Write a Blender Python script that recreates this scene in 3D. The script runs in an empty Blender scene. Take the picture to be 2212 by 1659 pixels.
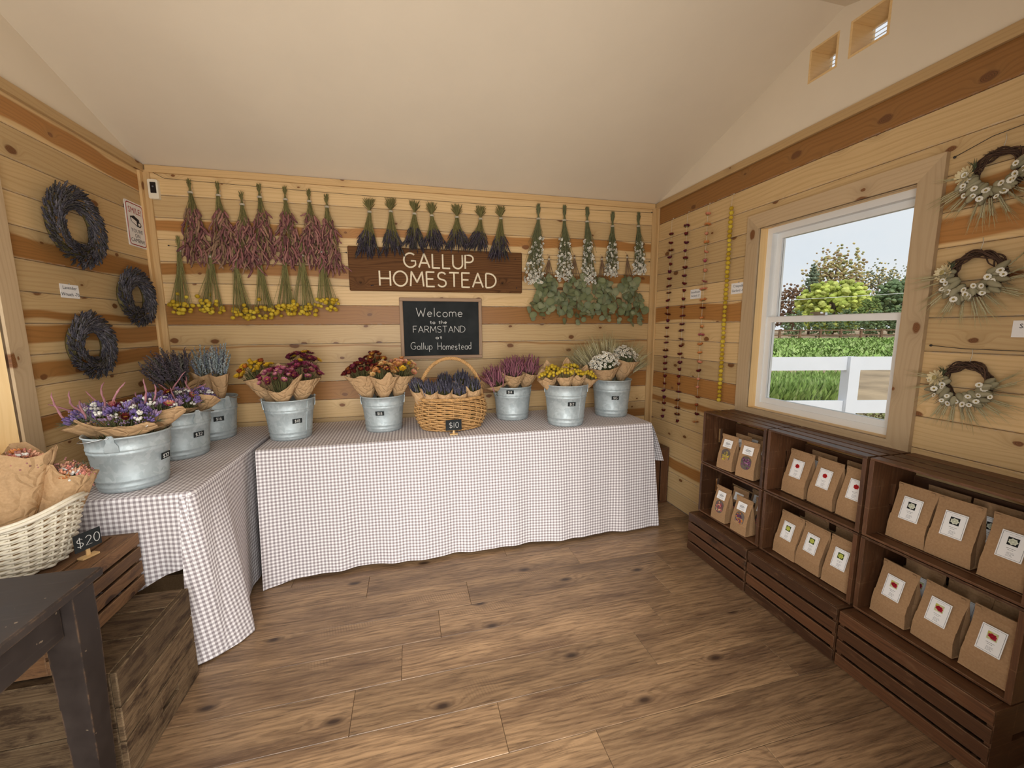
import bpy, bmesh, math, random
import numpy as np
from mathutils import Vector, Matrix

# ------------------------------------------------------------------ camera
FPX, YAW, PIT, ROL = 873.7, 0.2461, 0.1373, -0.0057
CAM = np.array([1.5247, -3.0458, 1.4062])
_F = np.array([math.sin(YAW)*math.cos(PIT), math.cos(YAW)*math.cos(PIT), -math.sin(PIT)])
_R = np.array([math.cos(YAW), -math.sin(YAW), 0.0])
_U = np.cross(_R, _F)
_R2 = _R*math.cos(ROL) + _U*math.sin(ROL)
_U2 = -_R*math.sin(ROL) + _U*math.cos(ROL)
def at(u, v, ax, val):
    """photo pixel -> the point of that line of sight on the plane coordinate[ax] = val"""
    d = _F + _R2*(u-1106)/FPX - _U2*(v-829.5)/FPX
    return CAM + d*((val-CAM[ax])/d[ax])
def along(u, v, depth):
    return CAM + depth*(_F + _R2*(u-1106)/FPX - _U2*(v-829.5)/FPX)

scene = bpy.context.scene
COL = scene.collection
cd = bpy.data.cameras.new('camera'); cam = bpy.data.objects.new('camera', cd); COL.objects.link(cam)
cd.sensor_fit = 'HORIZONTAL'; cd.sensor_width = 36.0; cd.lens = FPX*36.0/2212.0; cd.clip_start = 0.02; cd.clip_end = 500
cam.matrix_world = Matrix(((_R2[0], _U2[0], -_F[0], CAM[0]), (_R2[1], _U2[1], -_F[1], CAM[1]), (_R2[2], _U2[2], -_F[2], CAM[2]), (0, 0, 0, 1)))
scene.camera = cam

# ------------------------------------------------------------------ world, sun, daylight, exposure
EXPOSURE = 0.08
SKY = 0.86
SUN = 2.4
DOOR_W = 66.0
LEFT_W = 8.0
world = bpy.data.worlds.new('world'); scene.world = world; world.use_nodes = True
wn = world.node_tree; wn.nodes.clear()
_o = wn.nodes.new('ShaderNodeOutputWorld'); _b = wn.nodes.new('ShaderNodeBackground')
_tc = wn.nodes.new('ShaderNodeTexCoord'); _mp = wn.nodes.new('ShaderNodeMapping'); _mp.inputs['Scale'].default_value = (1, 1, 2.6)
_nz = wn.nodes.new('ShaderNodeTexNoise'); _nz.inputs['Scale'].default_value = 2.2; _nz.inputs['Detail'].default_value = 5
_cr = wn.nodes.new('ShaderNodeValToRGB')
_cr.color_ramp.elements[0].position = 0.35; _cr.color_ramp.elements[0].color = (0.87, 0.925, 0.985, 1)
_cr.color_ramp.elements[1].position = 0.68; _cr.color_ramp.elements[1].color = (1.0, 1.0, 1.0, 1)
wn.links.new(_tc.outputs['Generated'], _mp.inputs[0]); wn.links.new(_mp.outputs[0], _nz.inputs['Vector'])
wn.links.new(_nz.outputs['Fac'], _cr.inputs[0]); wn.links.new(_cr.outputs[0], _b.inputs[0]); wn.links.new(_b.outputs[0], _o.inputs[0])
_b.inputs[1].default_value = SKY
sl = bpy.data.lights.new('sun', 'SUN'); sl.energy = SUN; sl.angle = math.radians(40); sl.color = (1.0, 0.96, 0.9)
so = bpy.data.objects.new('sun', sl); COL.objects.link(so)
so.rotation_euler = Vector((0.25, 0.8, -0.62)).to_track_quat('-Z', 'Y').to_euler()
def area(name, loc, d, sx, sy, watts, color=(1, 1, 1)):
    l = bpy.data.lights.new(name, 'AREA'); l.shape = 'RECTANGLE'; l.size = sx; l.size_y = sy; l.energy = watts; l.color = color
    o = bpy.data.objects.new(name, l); COL.objects.link(o); o.location = loc
    o.rotation_euler = Vector(d).to_track_quat('-Z', 'Z').to_euler(); return o
area('entrance_daylight', (1.42, -3.30, 1.12), (0, 1, 0.03), 1.9, 2.1, DOOR_W, (1.0, 0.965, 0.92))
area('side_window_daylight', (-0.45, -1.42, 1.5), (1, 0, -0.1), 0.9, 1.1, LEFT_W, (1.0, 0.98, 0.95))
cy = scene.cycles; cy.max_bounces = 6; cy.diffuse_bounces = 4; cy.glossy_bounces = 2; cy.transmission_bounces = 2; cy.transparent_max_bounces = 6
cy.caustics_reflective = False; cy.caustics_refractive = False; cy.use_adaptive_sampling = True; cy.adaptive_threshold = 0.06; cy.adaptive_min_samples = 16
vs = scene.view_settings
vs.view_transform = 'Standard'; vs.look = 'None'; vs.exposure = EXPOSURE; vs.gamma = 1.0; vs.use_curve_mapping = False

# ------------------------------------------------------------------ materials
MATS = {}
class NT:
    def __init__(s, name):
        s.m = bpy.data.materials.new(name); s.m.use_nodes = True; s.t = s.m.node_tree; s.t.nodes.clear()
        s.out = s.n('ShaderNodeOutputMaterial'); s.p = s.n('ShaderNodeBsdfPrincipled'); s.l(s.p.outputs[0], s.out.inputs[0]); MATS[name] = s.m
    def n(s, t, **kw):
        x = s.t.nodes.new(t)
        for k, v in kw.items():
            if hasattr(x, k): setattr(x, k, v)
            else: s.put(x.inputs[k], v)
        return x
    def put(s, sock, v):
        if hasattr(v, 'is_output') or isinstance(v, bpy.types.NodeSocket): s.l(v, sock)
        else: sock.default_value = v
    def l(s, a, b): s.t.links.new(a, b)
    def math(s, op, a, b=0.0, c=0.0, clamp=False):
        x = s.t.nodes.new('ShaderNodeMath'); x.operation = op; x.use_clamp = clamp
        for i, v in enumerate((a, b, c)): s.put(x.inputs[i], v)
        return x.outputs[0]
    def mr(s, v, a, b, c=0.0, d=1.0):
        x = s.t.nodes.new('ShaderNodeMapRange'); x.clamp = True
        for i, q in enumerate((v, a, b, c, d)): s.put(x.inputs[i], q)
        return x.outputs[0]
    def mix(s, f, a, b, mode='MIX'):
        x = s.t.nodes.new('ShaderNodeMix'); x.data_type = 'RGBA'; x.blend_type = mode
        s.put(x.inputs[0], f); s.put(x.inputs[6], c4(a)); s.put(x.inputs[7], c4(b)); return x.outputs[2]
    def xyz(s, x=0.0, y=0.0, z=0.0):
        q = s.t.nodes.new('ShaderNodeCombineXYZ')
        for i, v in enumerate((x, y, z)): s.put(q.inputs[i], v)
        return q.outputs[0]
    def noise(s, vec, scale=1.0, detail=2.0, rough=0.5, out='Fac'):
        x = s.t.nodes.new('ShaderNodeTexNoise'); s.l(vec, x.inputs['Vector'])
        x.inputs['Scale'].default_value = scale; x.inputs['Detail'].default_value = detail; x.inputs['Roughness'].default_value = rough
        return x.outputs[out]
    def oattr(s, name):
        x = s.t.nodes.new('ShaderNodeAttribute'); x.attribute_type = 'OBJECT'; x.attribute_name = name; return x.outputs['Fac']
    def uv(s):
        x = s.t.nodes.new('ShaderNodeUVMap'); x.uv_map = 'UVMap'; q = s.t.nodes.new('ShaderNodeSeparateXYZ'); s.l(x.outputs[0], q.inputs[0])
        return q.outputs[0], q.outputs[1]
    def bump(s, h, strength=0.3, dist=0.002):
        x = s.t.nodes.new('ShaderNodeBump'); x.inputs['Strength'].default_value = strength; x.inputs['Distance'].default_value = dist
        s.l(h, x.inputs['Height']); s.l(x.outputs[0], s.p.inputs['Normal'])
    def edges(s, r=0.004):
        b = s.t.nodes.new('ShaderNodeBevel'); b.samples = 2; b.inputs['Radius'].default_value = r; g = s.t.nodes.new('ShaderNodeNewGeometry')
        d = s.t.nodes.new('ShaderNodeVectorMath'); d.operation = 'DOT_PRODUCT'; s.l(b.outputs[0], d.inputs[0]); s.l(g.outputs['Normal'], d.inputs[1])
        tc = s.t.nodes.new('ShaderNodeTexCoord'); n = s.noise(tc.outputs['Object'], 35.0, 4.0, 0.7)
        return s.math('MULTIPLY', s.mr(d.outputs['Value'], 0.985, 0.86), s.mr(n, 0.42, 0.60))
    def set(s, col=None, rough=None, metal=None, spec=None):
        if col is not None: s.put(s.p.inputs['Base Color'], c4(col))
        if rough is not None: s.put(s.p.inputs['Roughness'], rough)
        if metal is not None: s.put(s.p.inputs['Metallic'], metal)
        if spec is not None: s.put(s.p.inputs['Specular IOR Level'], spec)
        return s.m
def c4(c):
    return (c[0], c[1], c[2], 1.0) if isinstance(c, (tuple, list)) and len(c) == 3 else c
def srgb(r, g, b):
    f = lambda x: (x/255/12.92) if x/255 <= 0.04045 else ((x/255+0.055)/1.055)**2.4
    return (f(r), f(g), f(b))

def wood(name, light, dark, heart=None, knot=(0.125, 0.052, 0.018), knot_n=0.5, ring=0.02, fine=0.5, contrast=0.6, rough=0.5, spec=0.35, bumpy=0.25, wear=None, vary=0.25, edge=None, wlo=0.56):
    s = NT(name); u, v = s.uv(); sd = s.oattr('seed')
    su = s.math('MULTIPLY_ADD', sd, 13.7, u); sv = s.math('MULTIPLY_ADD', sd, 5.3, v)
    vor = s.t.nodes.new('ShaderNodeTexVoronoi'); vor.voronoi_dimensions = '2D'; vor.inputs['Scale'].default_value = 1.0
    s.l(s.xyz(s.math('DIVIDE', su, 0.25), s.math('DIVIDE', sv, 0.15)), vor.inputs['Vector'])
    sep = s.t.nodes.new('ShaderNodeSeparateColor'); s.l(vor.outputs['Color'], sep.inputs[0])
    on = s.math('LESS_THAN', sep.outputs[0], knot_n); d = vor.outputs['Distance']
    wob = s.noise(s.xyz(s.math('MULTIPLY', su, 30.0), s.math('MULTIPLY', sv, 40.0)), 1.0, 2.0)
    d2 = s.math('MULTIPLY_ADD', s.math('SUBTRACT', wob, 0.5), 0.07, d)
    r = s.math('MULTIPLY', s.math('MULTIPLY_ADD', sep.outputs[1], 0.11, 0.03), on)
    kmask = s.mr(d2, r, s.math('MULTIPLY', r, 0.72))
    kmask = s.math('MULTIPLY', kmask, on)
    halo = s.math('MULTIPLY', s.mr(d, 0.34, 0.04), on)
    halo2 = s.math('MULTIPLY', halo, halo)
    low = s.noise(s.xyz(s.math('MULTIPLY', su, 1.1), s.math('MULTIPLY', sv, 7.0), sd), 1.0, 2.0)
    ph = s.math('ADD', s.math('MULTIPLY_ADD', low, 0.11, sv), s.math('MULTIPLY', halo2, 0.05))
    rg = s.math('SINE', s.math('MULTIPLY', ph, 6.283/ring))
    rg = s.mr(rg, 0.1, 1.0)
    fn = s.noise(s.xyz(s.math('MULTIPLY', su, 7.0), s.math('MULTIPLY', ph, 260.0), sd), 1.0, 3.0, 0.6)
    g = s.math('ADD', s.math('MULTIPLY', rg, contrast*(1-fine)), s.math('MULTIPLY', s.mr(fn, 0.35, 0.75), contrast*fine))
    col = s.mix(g, light, dark)
    if heart:
        hc, hw = s.oattr('hc'), s.oattr('hw')
        edge = s.noise(s.xyz(s.math('MULTIPLY', su, 1.6), s.math('MULTIPLY', sv, 2.0), 7.0), 1.0, 2.0)
        dist = s.math('ABSOLUTE', s.math('SUBTRACT', s.math('MULTIPLY_ADD', s.math('SUBTRACT', edge, 0.5), 0.10, v), hc))
        hf = s.mr(s.math('SUBTRACT', hw, dist), -0.002, 0.008)
        hcol = s.mix(g, heart, tuple(x*0.55 for x in heart))
        col = s.mix(s.math('MULTIPLY', hf, 0.92), col, hcol)
    col = s.mix(s.math('MULTIPLY', halo2, 0.35), col, tuple(x*0.62 for x in dark))
    core = s.mix(s.math('FRACT', s.math('MULTIPLY', d, 38.0)), knot, tuple(x*2.2 for x in knot))
    col = s.mix(kmask, col, core)
    wn_ = s.t.nodes.new('ShaderNodeTexWhiteNoise'); wn_.noise_dimensions = '1D'; s.l(sd, wn_.inputs['W'])
    val = s.mr(wn_.outputs['Value'], 0.0, 1.0, 1.0-vary, 1.0+vary*0.4)
    hsv = s.t.nodes.new('ShaderNodeHueSaturation'); s.l(val, hsv.inputs['Value']); s.l(col, hsv.inputs['Color']); col = hsv.outputs[0]
    if wear:
        w = s.noise(s.xyz(s.math('MULTIPLY', su, 9.0), s.math('MULTIPLY', sv, 26.0), 3.0), 1.0, 5.0, 0.7)
        col = s.mix(s.mr(w, wlo, wlo+0.15), col, wear)
    if edge: col = s.mix(s.edges(), col, edge)
    s.set(col, rough, 0.0, spec)
    if bumpy > 0.5: s.bump(fn, bumpy, 0.0012)
    return s.m

wood('pine', (0.66, 0.465, 0.235), (0.47, 0.29, 0.115), heart=(0.385, 0.165, 0.040), contrast=0.6, rough=0.42)
wood('pine_trim', (0.64, 0.43, 0.205), (0.48, 0.29, 0.12), knot_n=0.25, contrast=0.5, rough=0.45)
wood('casing_wood', (0.53, 0.39, 0.235), (0.39, 0.265, 0.145), knot_n=0.4, contrast=0.5, rough=0.55, vary=0.1)
wood('jamb_wood', (0.80, 0.56, 0.27), (0.66, 0.42, 0.17), knot_n=0.12, contrast=0.4, rough=0.45, vary=0.05)
wood('crate_wood', (0.120, 0.050, 0.021), (0.042, 0.017, 0.008), knot=(0.022, 0.010, 0.005), knot_n=0.3, fine=0.85, contrast=0.9, rough=0.42, spec=0.5, wear=(0.150, 0.078, 0.038), vary=0.5, edge=(0.25, 0.145, 0.075))
wood('slat_wood', (0.23, 0.12, 0.055), (0.10, 0.047, 0.021), knot=(0.03, 0.014, 0.008), knot_n=0.5, fine=0.8, contrast=0.9, rough=0.65, wear=(0.085, 0.045, 0.025), vary=0.35, edge=(0.30, 0.19, 0.10), wlo=0.5)
wood('weathered_wood', (0.215, 0.145, 0.080), (0.070, 0.041, 0.021), knot=(0.03, 0.018, 0.01), knot_n=0.2, ring=0.05, fine=0.92, contrast=1.0, rough=0.8, spec=0.2, bumpy=0.9, wear=(0.050, 0.030, 0.017), vary=0.4, edge=(0.33, 0.24, 0.14), wlo=0.47)
wood('sign_wood', (0.155, 0.07, 0.026), (0.055, 0.024, 0.010), knot=(0.02, 0.01, 0.005), knot_n=0.25, ring=0.016, contrast=1.0, rough=0.7, spec=0.12, vary=0.05)
wood('frame_wood', (0.36, 0.24, 0.155), (0.24, 0.15, 0.09), knot_n=0.0, contrast=0.7, rough=0.6, vary=0.05)
wood('stick_wood', (0.72, 0.48, 0.22), (0.58, 0.36, 0.15), knot_n=0.0, contrast=0.5, rough=0.6, vary=0.05)

def floor_mat():
    s = NT('laminate'); u, v = s.uv(); sd = s.oattr('seed')
    su = s.math('MULTIPLY_ADD', sd, 9.1, u); sv = s.math('MULTIPLY_ADD', sd, 4.7, v)
    big = s.noise(s.xyz(s.math('MULTIPLY', su, 1.6), s.math('MULTIPLY', sv, 9.0), sd), 1.0, 3.0, 0.6)
    st = s.noise(s.xyz(s.math('MULTIPLY', su, 7.0), s.math('MULTIPLY', sv, 105.0), sd), 1.0, 6.0, 0.72)
    ph = s.math('MULTIPLY_ADD', big, 0.16, sv)
    vor = s.t.nodes.new('ShaderNodeTexVoronoi'); vor.voronoi_dimensions = '2D'; vor.inputs['Scale'].default_value = 1.0
    s.l(s.xyz(s.math('DIVIDE', su, 0.42), s.math('DIVIDE', sv, 0.19)), vor.inputs['Vector'])
    sep = s.t.nodes.new('ShaderNodeSeparateColor'); s.l(vor.outputs['Color'], sep.inputs[0])
    on = s.math('LESS_THAN', sep.outputs[0], 0.45)
    kd = s.math('MULTIPLY_ADD', s.math('SUBTRACT', st, 0.5), 0.12, vor.outputs['Distance'])
    halo = s.math('MULTIPLY', s.mr(vor.outputs['Distance'], 0.42, 0.03), on)
    ph = s.math('MULTIPLY_ADD', s.math('MULTIPLY', halo, halo), 0.06, ph)
    rg = s.mr(s.math('SINE', s.math('MULTIPLY', ph, 6.283/0.022)), -0.2, 1.0)
    col = s.mix(s.mr(big, 0.3, 0.72), srgb(168, 136, 101), srgb(106, 82, 62))
    col = s.mix(s.math('MULTIPLY', rg, 0.42), col, srgb(92, 68, 48))
    col = s.mix(s.math('MULTIPLY', s.mr(st, 0.50, 0.70), 0.8), col, srgb(60, 42, 30))
    col = s.mix(s.math('MULTIPLY', s.mr(st, 0.46, 0.28), 0.5), col, srgb(186, 152, 114))
    col = s.mix(s.math('MULTIPLY', s.mr(kd, 0.11, 0.03), on), col, srgb(60, 44, 34))
    saw = s.math('SINE', s.math('MULTIPLY', s.math('MULTIPLY_ADD', v, 0.25, su), 520.0))
    sawm = s.mr(s.noise(s.xyz(s.math('MULTIPLY', su, 2.2), s.math('MULTIPLY', sv, 8.0), 5.0), 1.0, 1.0), 0.6, 0.72)
    col = s.mix(s.math('MULTIPLY', s.math('MULTIPLY', s.mr(saw, 0.2, 0.9), sawm), 0.35), col, srgb(80, 56, 38))
    w = s.t.nodes.new('ShaderNodeTexWhiteNoise'); w.noise_dimensions = '1D'; s.l(sd, w.inputs['W'])
    hsv = s.t.nodes.new('ShaderNodeHueSaturation'); s.l(s.mr(w.outputs['Value'], 0, 1, 0.80, 1.06), hsv.inputs['Value']); s.l(col, hsv.inputs['Color'])
    s.set(hsv.outputs[0], s.mr(st, 0.3, 0.7, 0.30, 0.46), 0.0, 0.5); 
floor_mat()

def gingham():
    s = NT('gingham_cotton'); u, v = s.uv(); P = 0.0190
    def stripe(x):
        f = s.math('ABSOLUTE', s.math('SUBTRACT', s.math('FRACT', s.math('DIVIDE', x, P)), 0.5))
        return s.mr(f, 0.235, 0.265)
    a, b = stripe(u), stripe(v)
    t = s.math('MULTIPLY', s.math('ADD', a, b), 0.5)
    ramp = s.t.nodes.new('ShaderNodeValToRGB'); ramp.color_ramp.interpolation = 'LINEAR'
    e = ramp.color_ramp.elements; e[0].position = 0; e[0].color = c4((0.285, 0.25, 0.262)); e[1].position = 1; e[1].color = c4((0.86, 0.835, 0.84))
    m = e.new(0.5); m.color = c4((0.545, 0.505, 0.515)); s.l(t, ramp.inputs[0])
    cr = s.noise(s.xyz(u, v), 9.0, 3.0)
    s.set(ramp.outputs[0], 0.9, 0.0, 0.15); s.bump(cr, 0.35, 0.006)
gingham()

def paint(name, col, rough=0.6, metal=0.0, spec=0.3, nscale=0.0, namp=0.12, bump=0.0, bscale=60.0, bdist=0.002):
    s = NT(name); tc = s.t.nodes.new('ShaderNodeTexCoord')
    c = col
    if nscale:
        n = s.noise(tc.outputs['Object'], nscale, 4.0, 0.6)
        c = s.mix(s.mr(n, 0.3, 0.7), tuple(x*(1-namp) for x in col), tuple(min(1, x*(1+namp)) for x in col))
    s.set(c, rough, metal, spec)
    if bump: s.bump(s.noise(tc.outputs['Object'], bscale, 3.0), bump, bdist)
    return s.m
paint('ceiling_white', (0.755, 0.66, 0.52), 0.85, nscale=3.0, namp=0.02)
paint('vinyl_white', (0.80, 0.81, 0.80), 0.35, spec=0.5, nscale=2.0, namp=0.03)
paint('fence_white', (0.66, 0.69, 0.74), 0.45, spec=0.4, nscale=3.0, namp=0.03)
paint('card_white', (0.80, 0.79, 0.78), 0.7, nscale=30.0, namp=0.03)
paint('label_white', (0.84, 0.84, 0.83), 0.45, spec=0.5, nscale=30.0, namp=0.02)
paint('ink', (0.015, 0.015, 0.02), 0.7, nscale=80.0, namp=0.2)
paint('grey_ink', (0.12, 0.12, 0.13), 0.7, nscale=80.0, namp=0.2)
paint('red_ink', (0.36, 0.02, 0.025), 0.5, nscale=60.0, namp=0.1)
paint('sign_white', (0.78, 0.76, 0.74), 0.35, spec=0.5, nscale=20.0, namp=0.03)
paint('slate', (0.026, 0.029, 0.030), 0.85, spec=0.1, nscale=7.0, namp=0.28, bump=0.08, bscale=200.0, bdist=0.0005)
paint('chalk', (0.60, 0.60, 0.58), 0.9, nscale=300.0, namp=0.25)
paint('letter_cream', (0.78, 0.68, 0.50), 0.6, nscale=60.0, namp=0.08)
paint('black_metal', (0.012, 0.013, 0.015), 0.45, spec=0.4, nscale=10.0, namp=0.2)
paint('device_white', (0.78, 0.72, 0.58), 0.4, spec=0.5, nscale=20.0, namp=0.03)
paint('device_black', (0.01, 0.011, 0.014), 0.2, spec=0.6, nscale=20.0, namp=0.2)
paint('twine', (0.60, 0.50, 0.34), 0.9, nscale=200.0, namp=0.2)
paint('dark_wire', (0.05, 0.045, 0.04), 0.6, nscale=100.0, namp=0.2)
paint('string_white', (0.62, 0.56, 0.45), 0.9, nscale=200.0, namp=0.15)
paint('basket_cane', (0.50, 0.29, 0.115), 0.55, spec=0.3, nscale=40.0, namp=0.3)
paint('basket_white', (0.78, 0.72, 0.58), 0.5, spec=0.35, nscale=40.0, namp=0.12)
paint('steel_bright', (0.6, 0.62, 0.62), 0.3, metal=1.0, nscale=40.0, namp=0.1)
paint('board_backing', (0.20, 0.11, 0.045), 0.9, nscale=20.0, namp=0.2)
paint('shed_siding', (0.55, 0.54, 0.50), 0.8, nscale=8.0, namp=0.1)
paint('bag_window', (0.10, 0.075, 0.06), 0.15, spec=0.6, nscale=40.0, namp=0.3)
paint('brown_wood_fence', (0.16, 0.10, 0.06), 0.85, nscale=2.0, namp=0.3)
paint('dirt', (0.36, 0.27, 0.17), 0.95, nscale=0.9, namp=0.3, bump=0.3, bscale=4.0, bdist=0.05)
paint('meadow', (0.16, 0.24, 0.055), 0.95, nscale=0.7, namp=0.35, bump=0.4, bscale=5.0, bdist=0.05)
paint('hill', (0.20, 0.26, 0.17), 0.95, nscale=0.05, namp=0.25)

def black_table():
    s = NT('black_paint_worn'); u, v = s.uv(); tc = s.t.nodes.new('ShaderNodeTexCoord')
    n = s.noise(tc.outputs['Object'], 5.0, 6.0, 0.65); st = s.noise(s.xyz(s.math('MULTIPLY', u, 6.0), s.math('MULTIPLY', v, 60.0)), 1.0, 4.0)
    col = s.mix(s.mr(n, 0.35, 0.7), (0.022, 0.016, 0.014), (0.048, 0.036, 0.030))
    col = s.mix(s.math('MULTIPLY', s.mr(st, 0.6, 0.75), 0.5), col, (0.07, 0.055, 0.045))
    fl = s.noise(tc.outputs['Object'], 42.0, 2.0); col = s.mix(s.mr(fl, 0.735, 0.76), col, (0.20, 0.15, 0.10))
    col = s.mix(s.edges(0.006), col, (0.20, 0.115, 0.06))
    s.set(col, s.mr(n, 0.3, 0.7, 0.5, 0.7), 0.0, 0.3); s.bump(st, 0.3, 0.001)
black_table()

def galvanized():
    s = NT('galvanized_steel'); tc = s.t.nodes.new('ShaderNodeTexCoord')
    wp = s.noise(tc.outputs['Object'], 22.0, 2.0, out='Color')
    vor = s.t.nodes.new('ShaderNodeTexVoronoi'); vor.inputs['Scale'].default_value = 55.0
    vm = s.t.nodes.new('ShaderNodeVectorMath'); vm.operation = 'MULTIPLY_ADD'; s.l(wp, vm.inputs[0]); vm.inputs[1].default_value = (0.05, 0.05, 0.05); s.l(tc.outputs['Object'], vm.inputs[2])
    s.l(vm.outputs[0], vor.inputs['Vector']); sep = s.t.nodes.new('ShaderNodeSeparateColor'); s.l(vor.outputs['Color'], sep.inputs[0])
    big = s.noise(tc.outputs['Object'], 14.0, 4.0)
    col = s.mix(sep.outputs[0], (0.40, 0.465, 0.485), (0.51, 0.575, 0.595)); col = s.mix(s.math('MULTIPLY', s.mr(big, 0.5, 0.75), 0.6), col, (0.34, 0.395, 0.42))
    s.set(col, s.mr(sep.outputs[1], 0, 1, 0.50, 0.65), 0.38, 0.5); s.bump(big, 0.12, 0.004)
galvanized()

def kraft():
    s = NT('kraft_paper'); tc = s.t.nodes.new('ShaderNodeTexCoord'); o = tc.outputs['Object']
    f = s.noise(o, 160.0, 3.0); c = s.noise(o, 11.0, 3.0, 0.7)
    vor = s.t.nodes.new('ShaderNodeTexVoronoi'); vor.feature = 'DISTANCE_TO_EDGE'; vor.inputs['Scale'].default_value = 17.0
    vm = s.t.nodes.new('ShaderNodeVectorMath'); vm.operation = 'MULTIPLY_ADD'; s.l(s.noise(o, 9.0, 2.0, out='Color'), vm.inputs[0]); vm.inputs[1].default_value = (0.12, 0.12, 0.12); s.l(o, vm.inputs[2]); s.l(vm.outputs[0], vor.inputs['Vector'])
    col = s.mix(s.mr(f, 0.3, 0.7), (0.45, 0.285, 0.145), (0.53, 0.345, 0.185))
    s.set(col, 0.72, 0.0, 0.25); s.bump(s.math('ADD', s.mr(vor.outputs['Distance'], 0.0, 0.16), s.math('MULTIPLY', c, 1.3)), 0.6, 0.007)
kraft()
def bagpaper():
    s = NT('bag_paper'); tc = s.t.nodes.new('ShaderNodeTexCoord'); o = tc.outputs['Object']
    f = s.noise(o, 160.0, 3.0); c = s.noise(o, 14.0, 3.0, 0.6)
    col = s.mix(s.mr(f, 0.3, 0.7), (0.32, 0.19, 0.095), (0.39, 0.24, 0.125)); s.set(col, 0.75, 0.0, 0.25); s.bump(c, 0.35, 0.006)
bagpaper()
def plant():
    s = NT('plant'); a = s.t.nodes.new('ShaderNodeAttribute'); a.attribute_name = 'Col'
    tc = s.t.nodes.new('ShaderNodeTexCoord'); n = s.noise(tc.outputs['Object'], 140.0, 2.0)
    h = s.t.nodes.new('ShaderNodeHueSaturation'); s.l(a.outputs['Color'], h.inputs['Color']); s.l(s.mr(n, 0.3, 0.7, 0.8, 1.15), h.inputs['Value'])
    s.set(h.outputs[0], 0.75, 0.0, 0.2)
plant()
def glass():
    s = NT('window_glass'); s.t.nodes.remove(s.p)
    tr = s.t.nodes.new('ShaderNodeBsdfTransparent'); gl = s.t.nodes.new('ShaderNodeBsdfGlossy'); gl.inputs['Roughness'].default_value = 0.02
    fr = s.t.nodes.new('ShaderNodeFresnel'); fr.inputs[0].default_value = 1.2; mx = s.t.nodes.new('ShaderNodeMixShader')
    tr.inputs[0].default_value = (0.97, 0.98, 0.98, 1); s.l(fr.outputs[0], mx.inputs[0]); s.l(tr.outputs[0], mx.inputs[1]); s.l(gl.outputs[0], mx.inputs[2]); s.l(mx.outputs[0], s.out.inputs[0])
glass()

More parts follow.
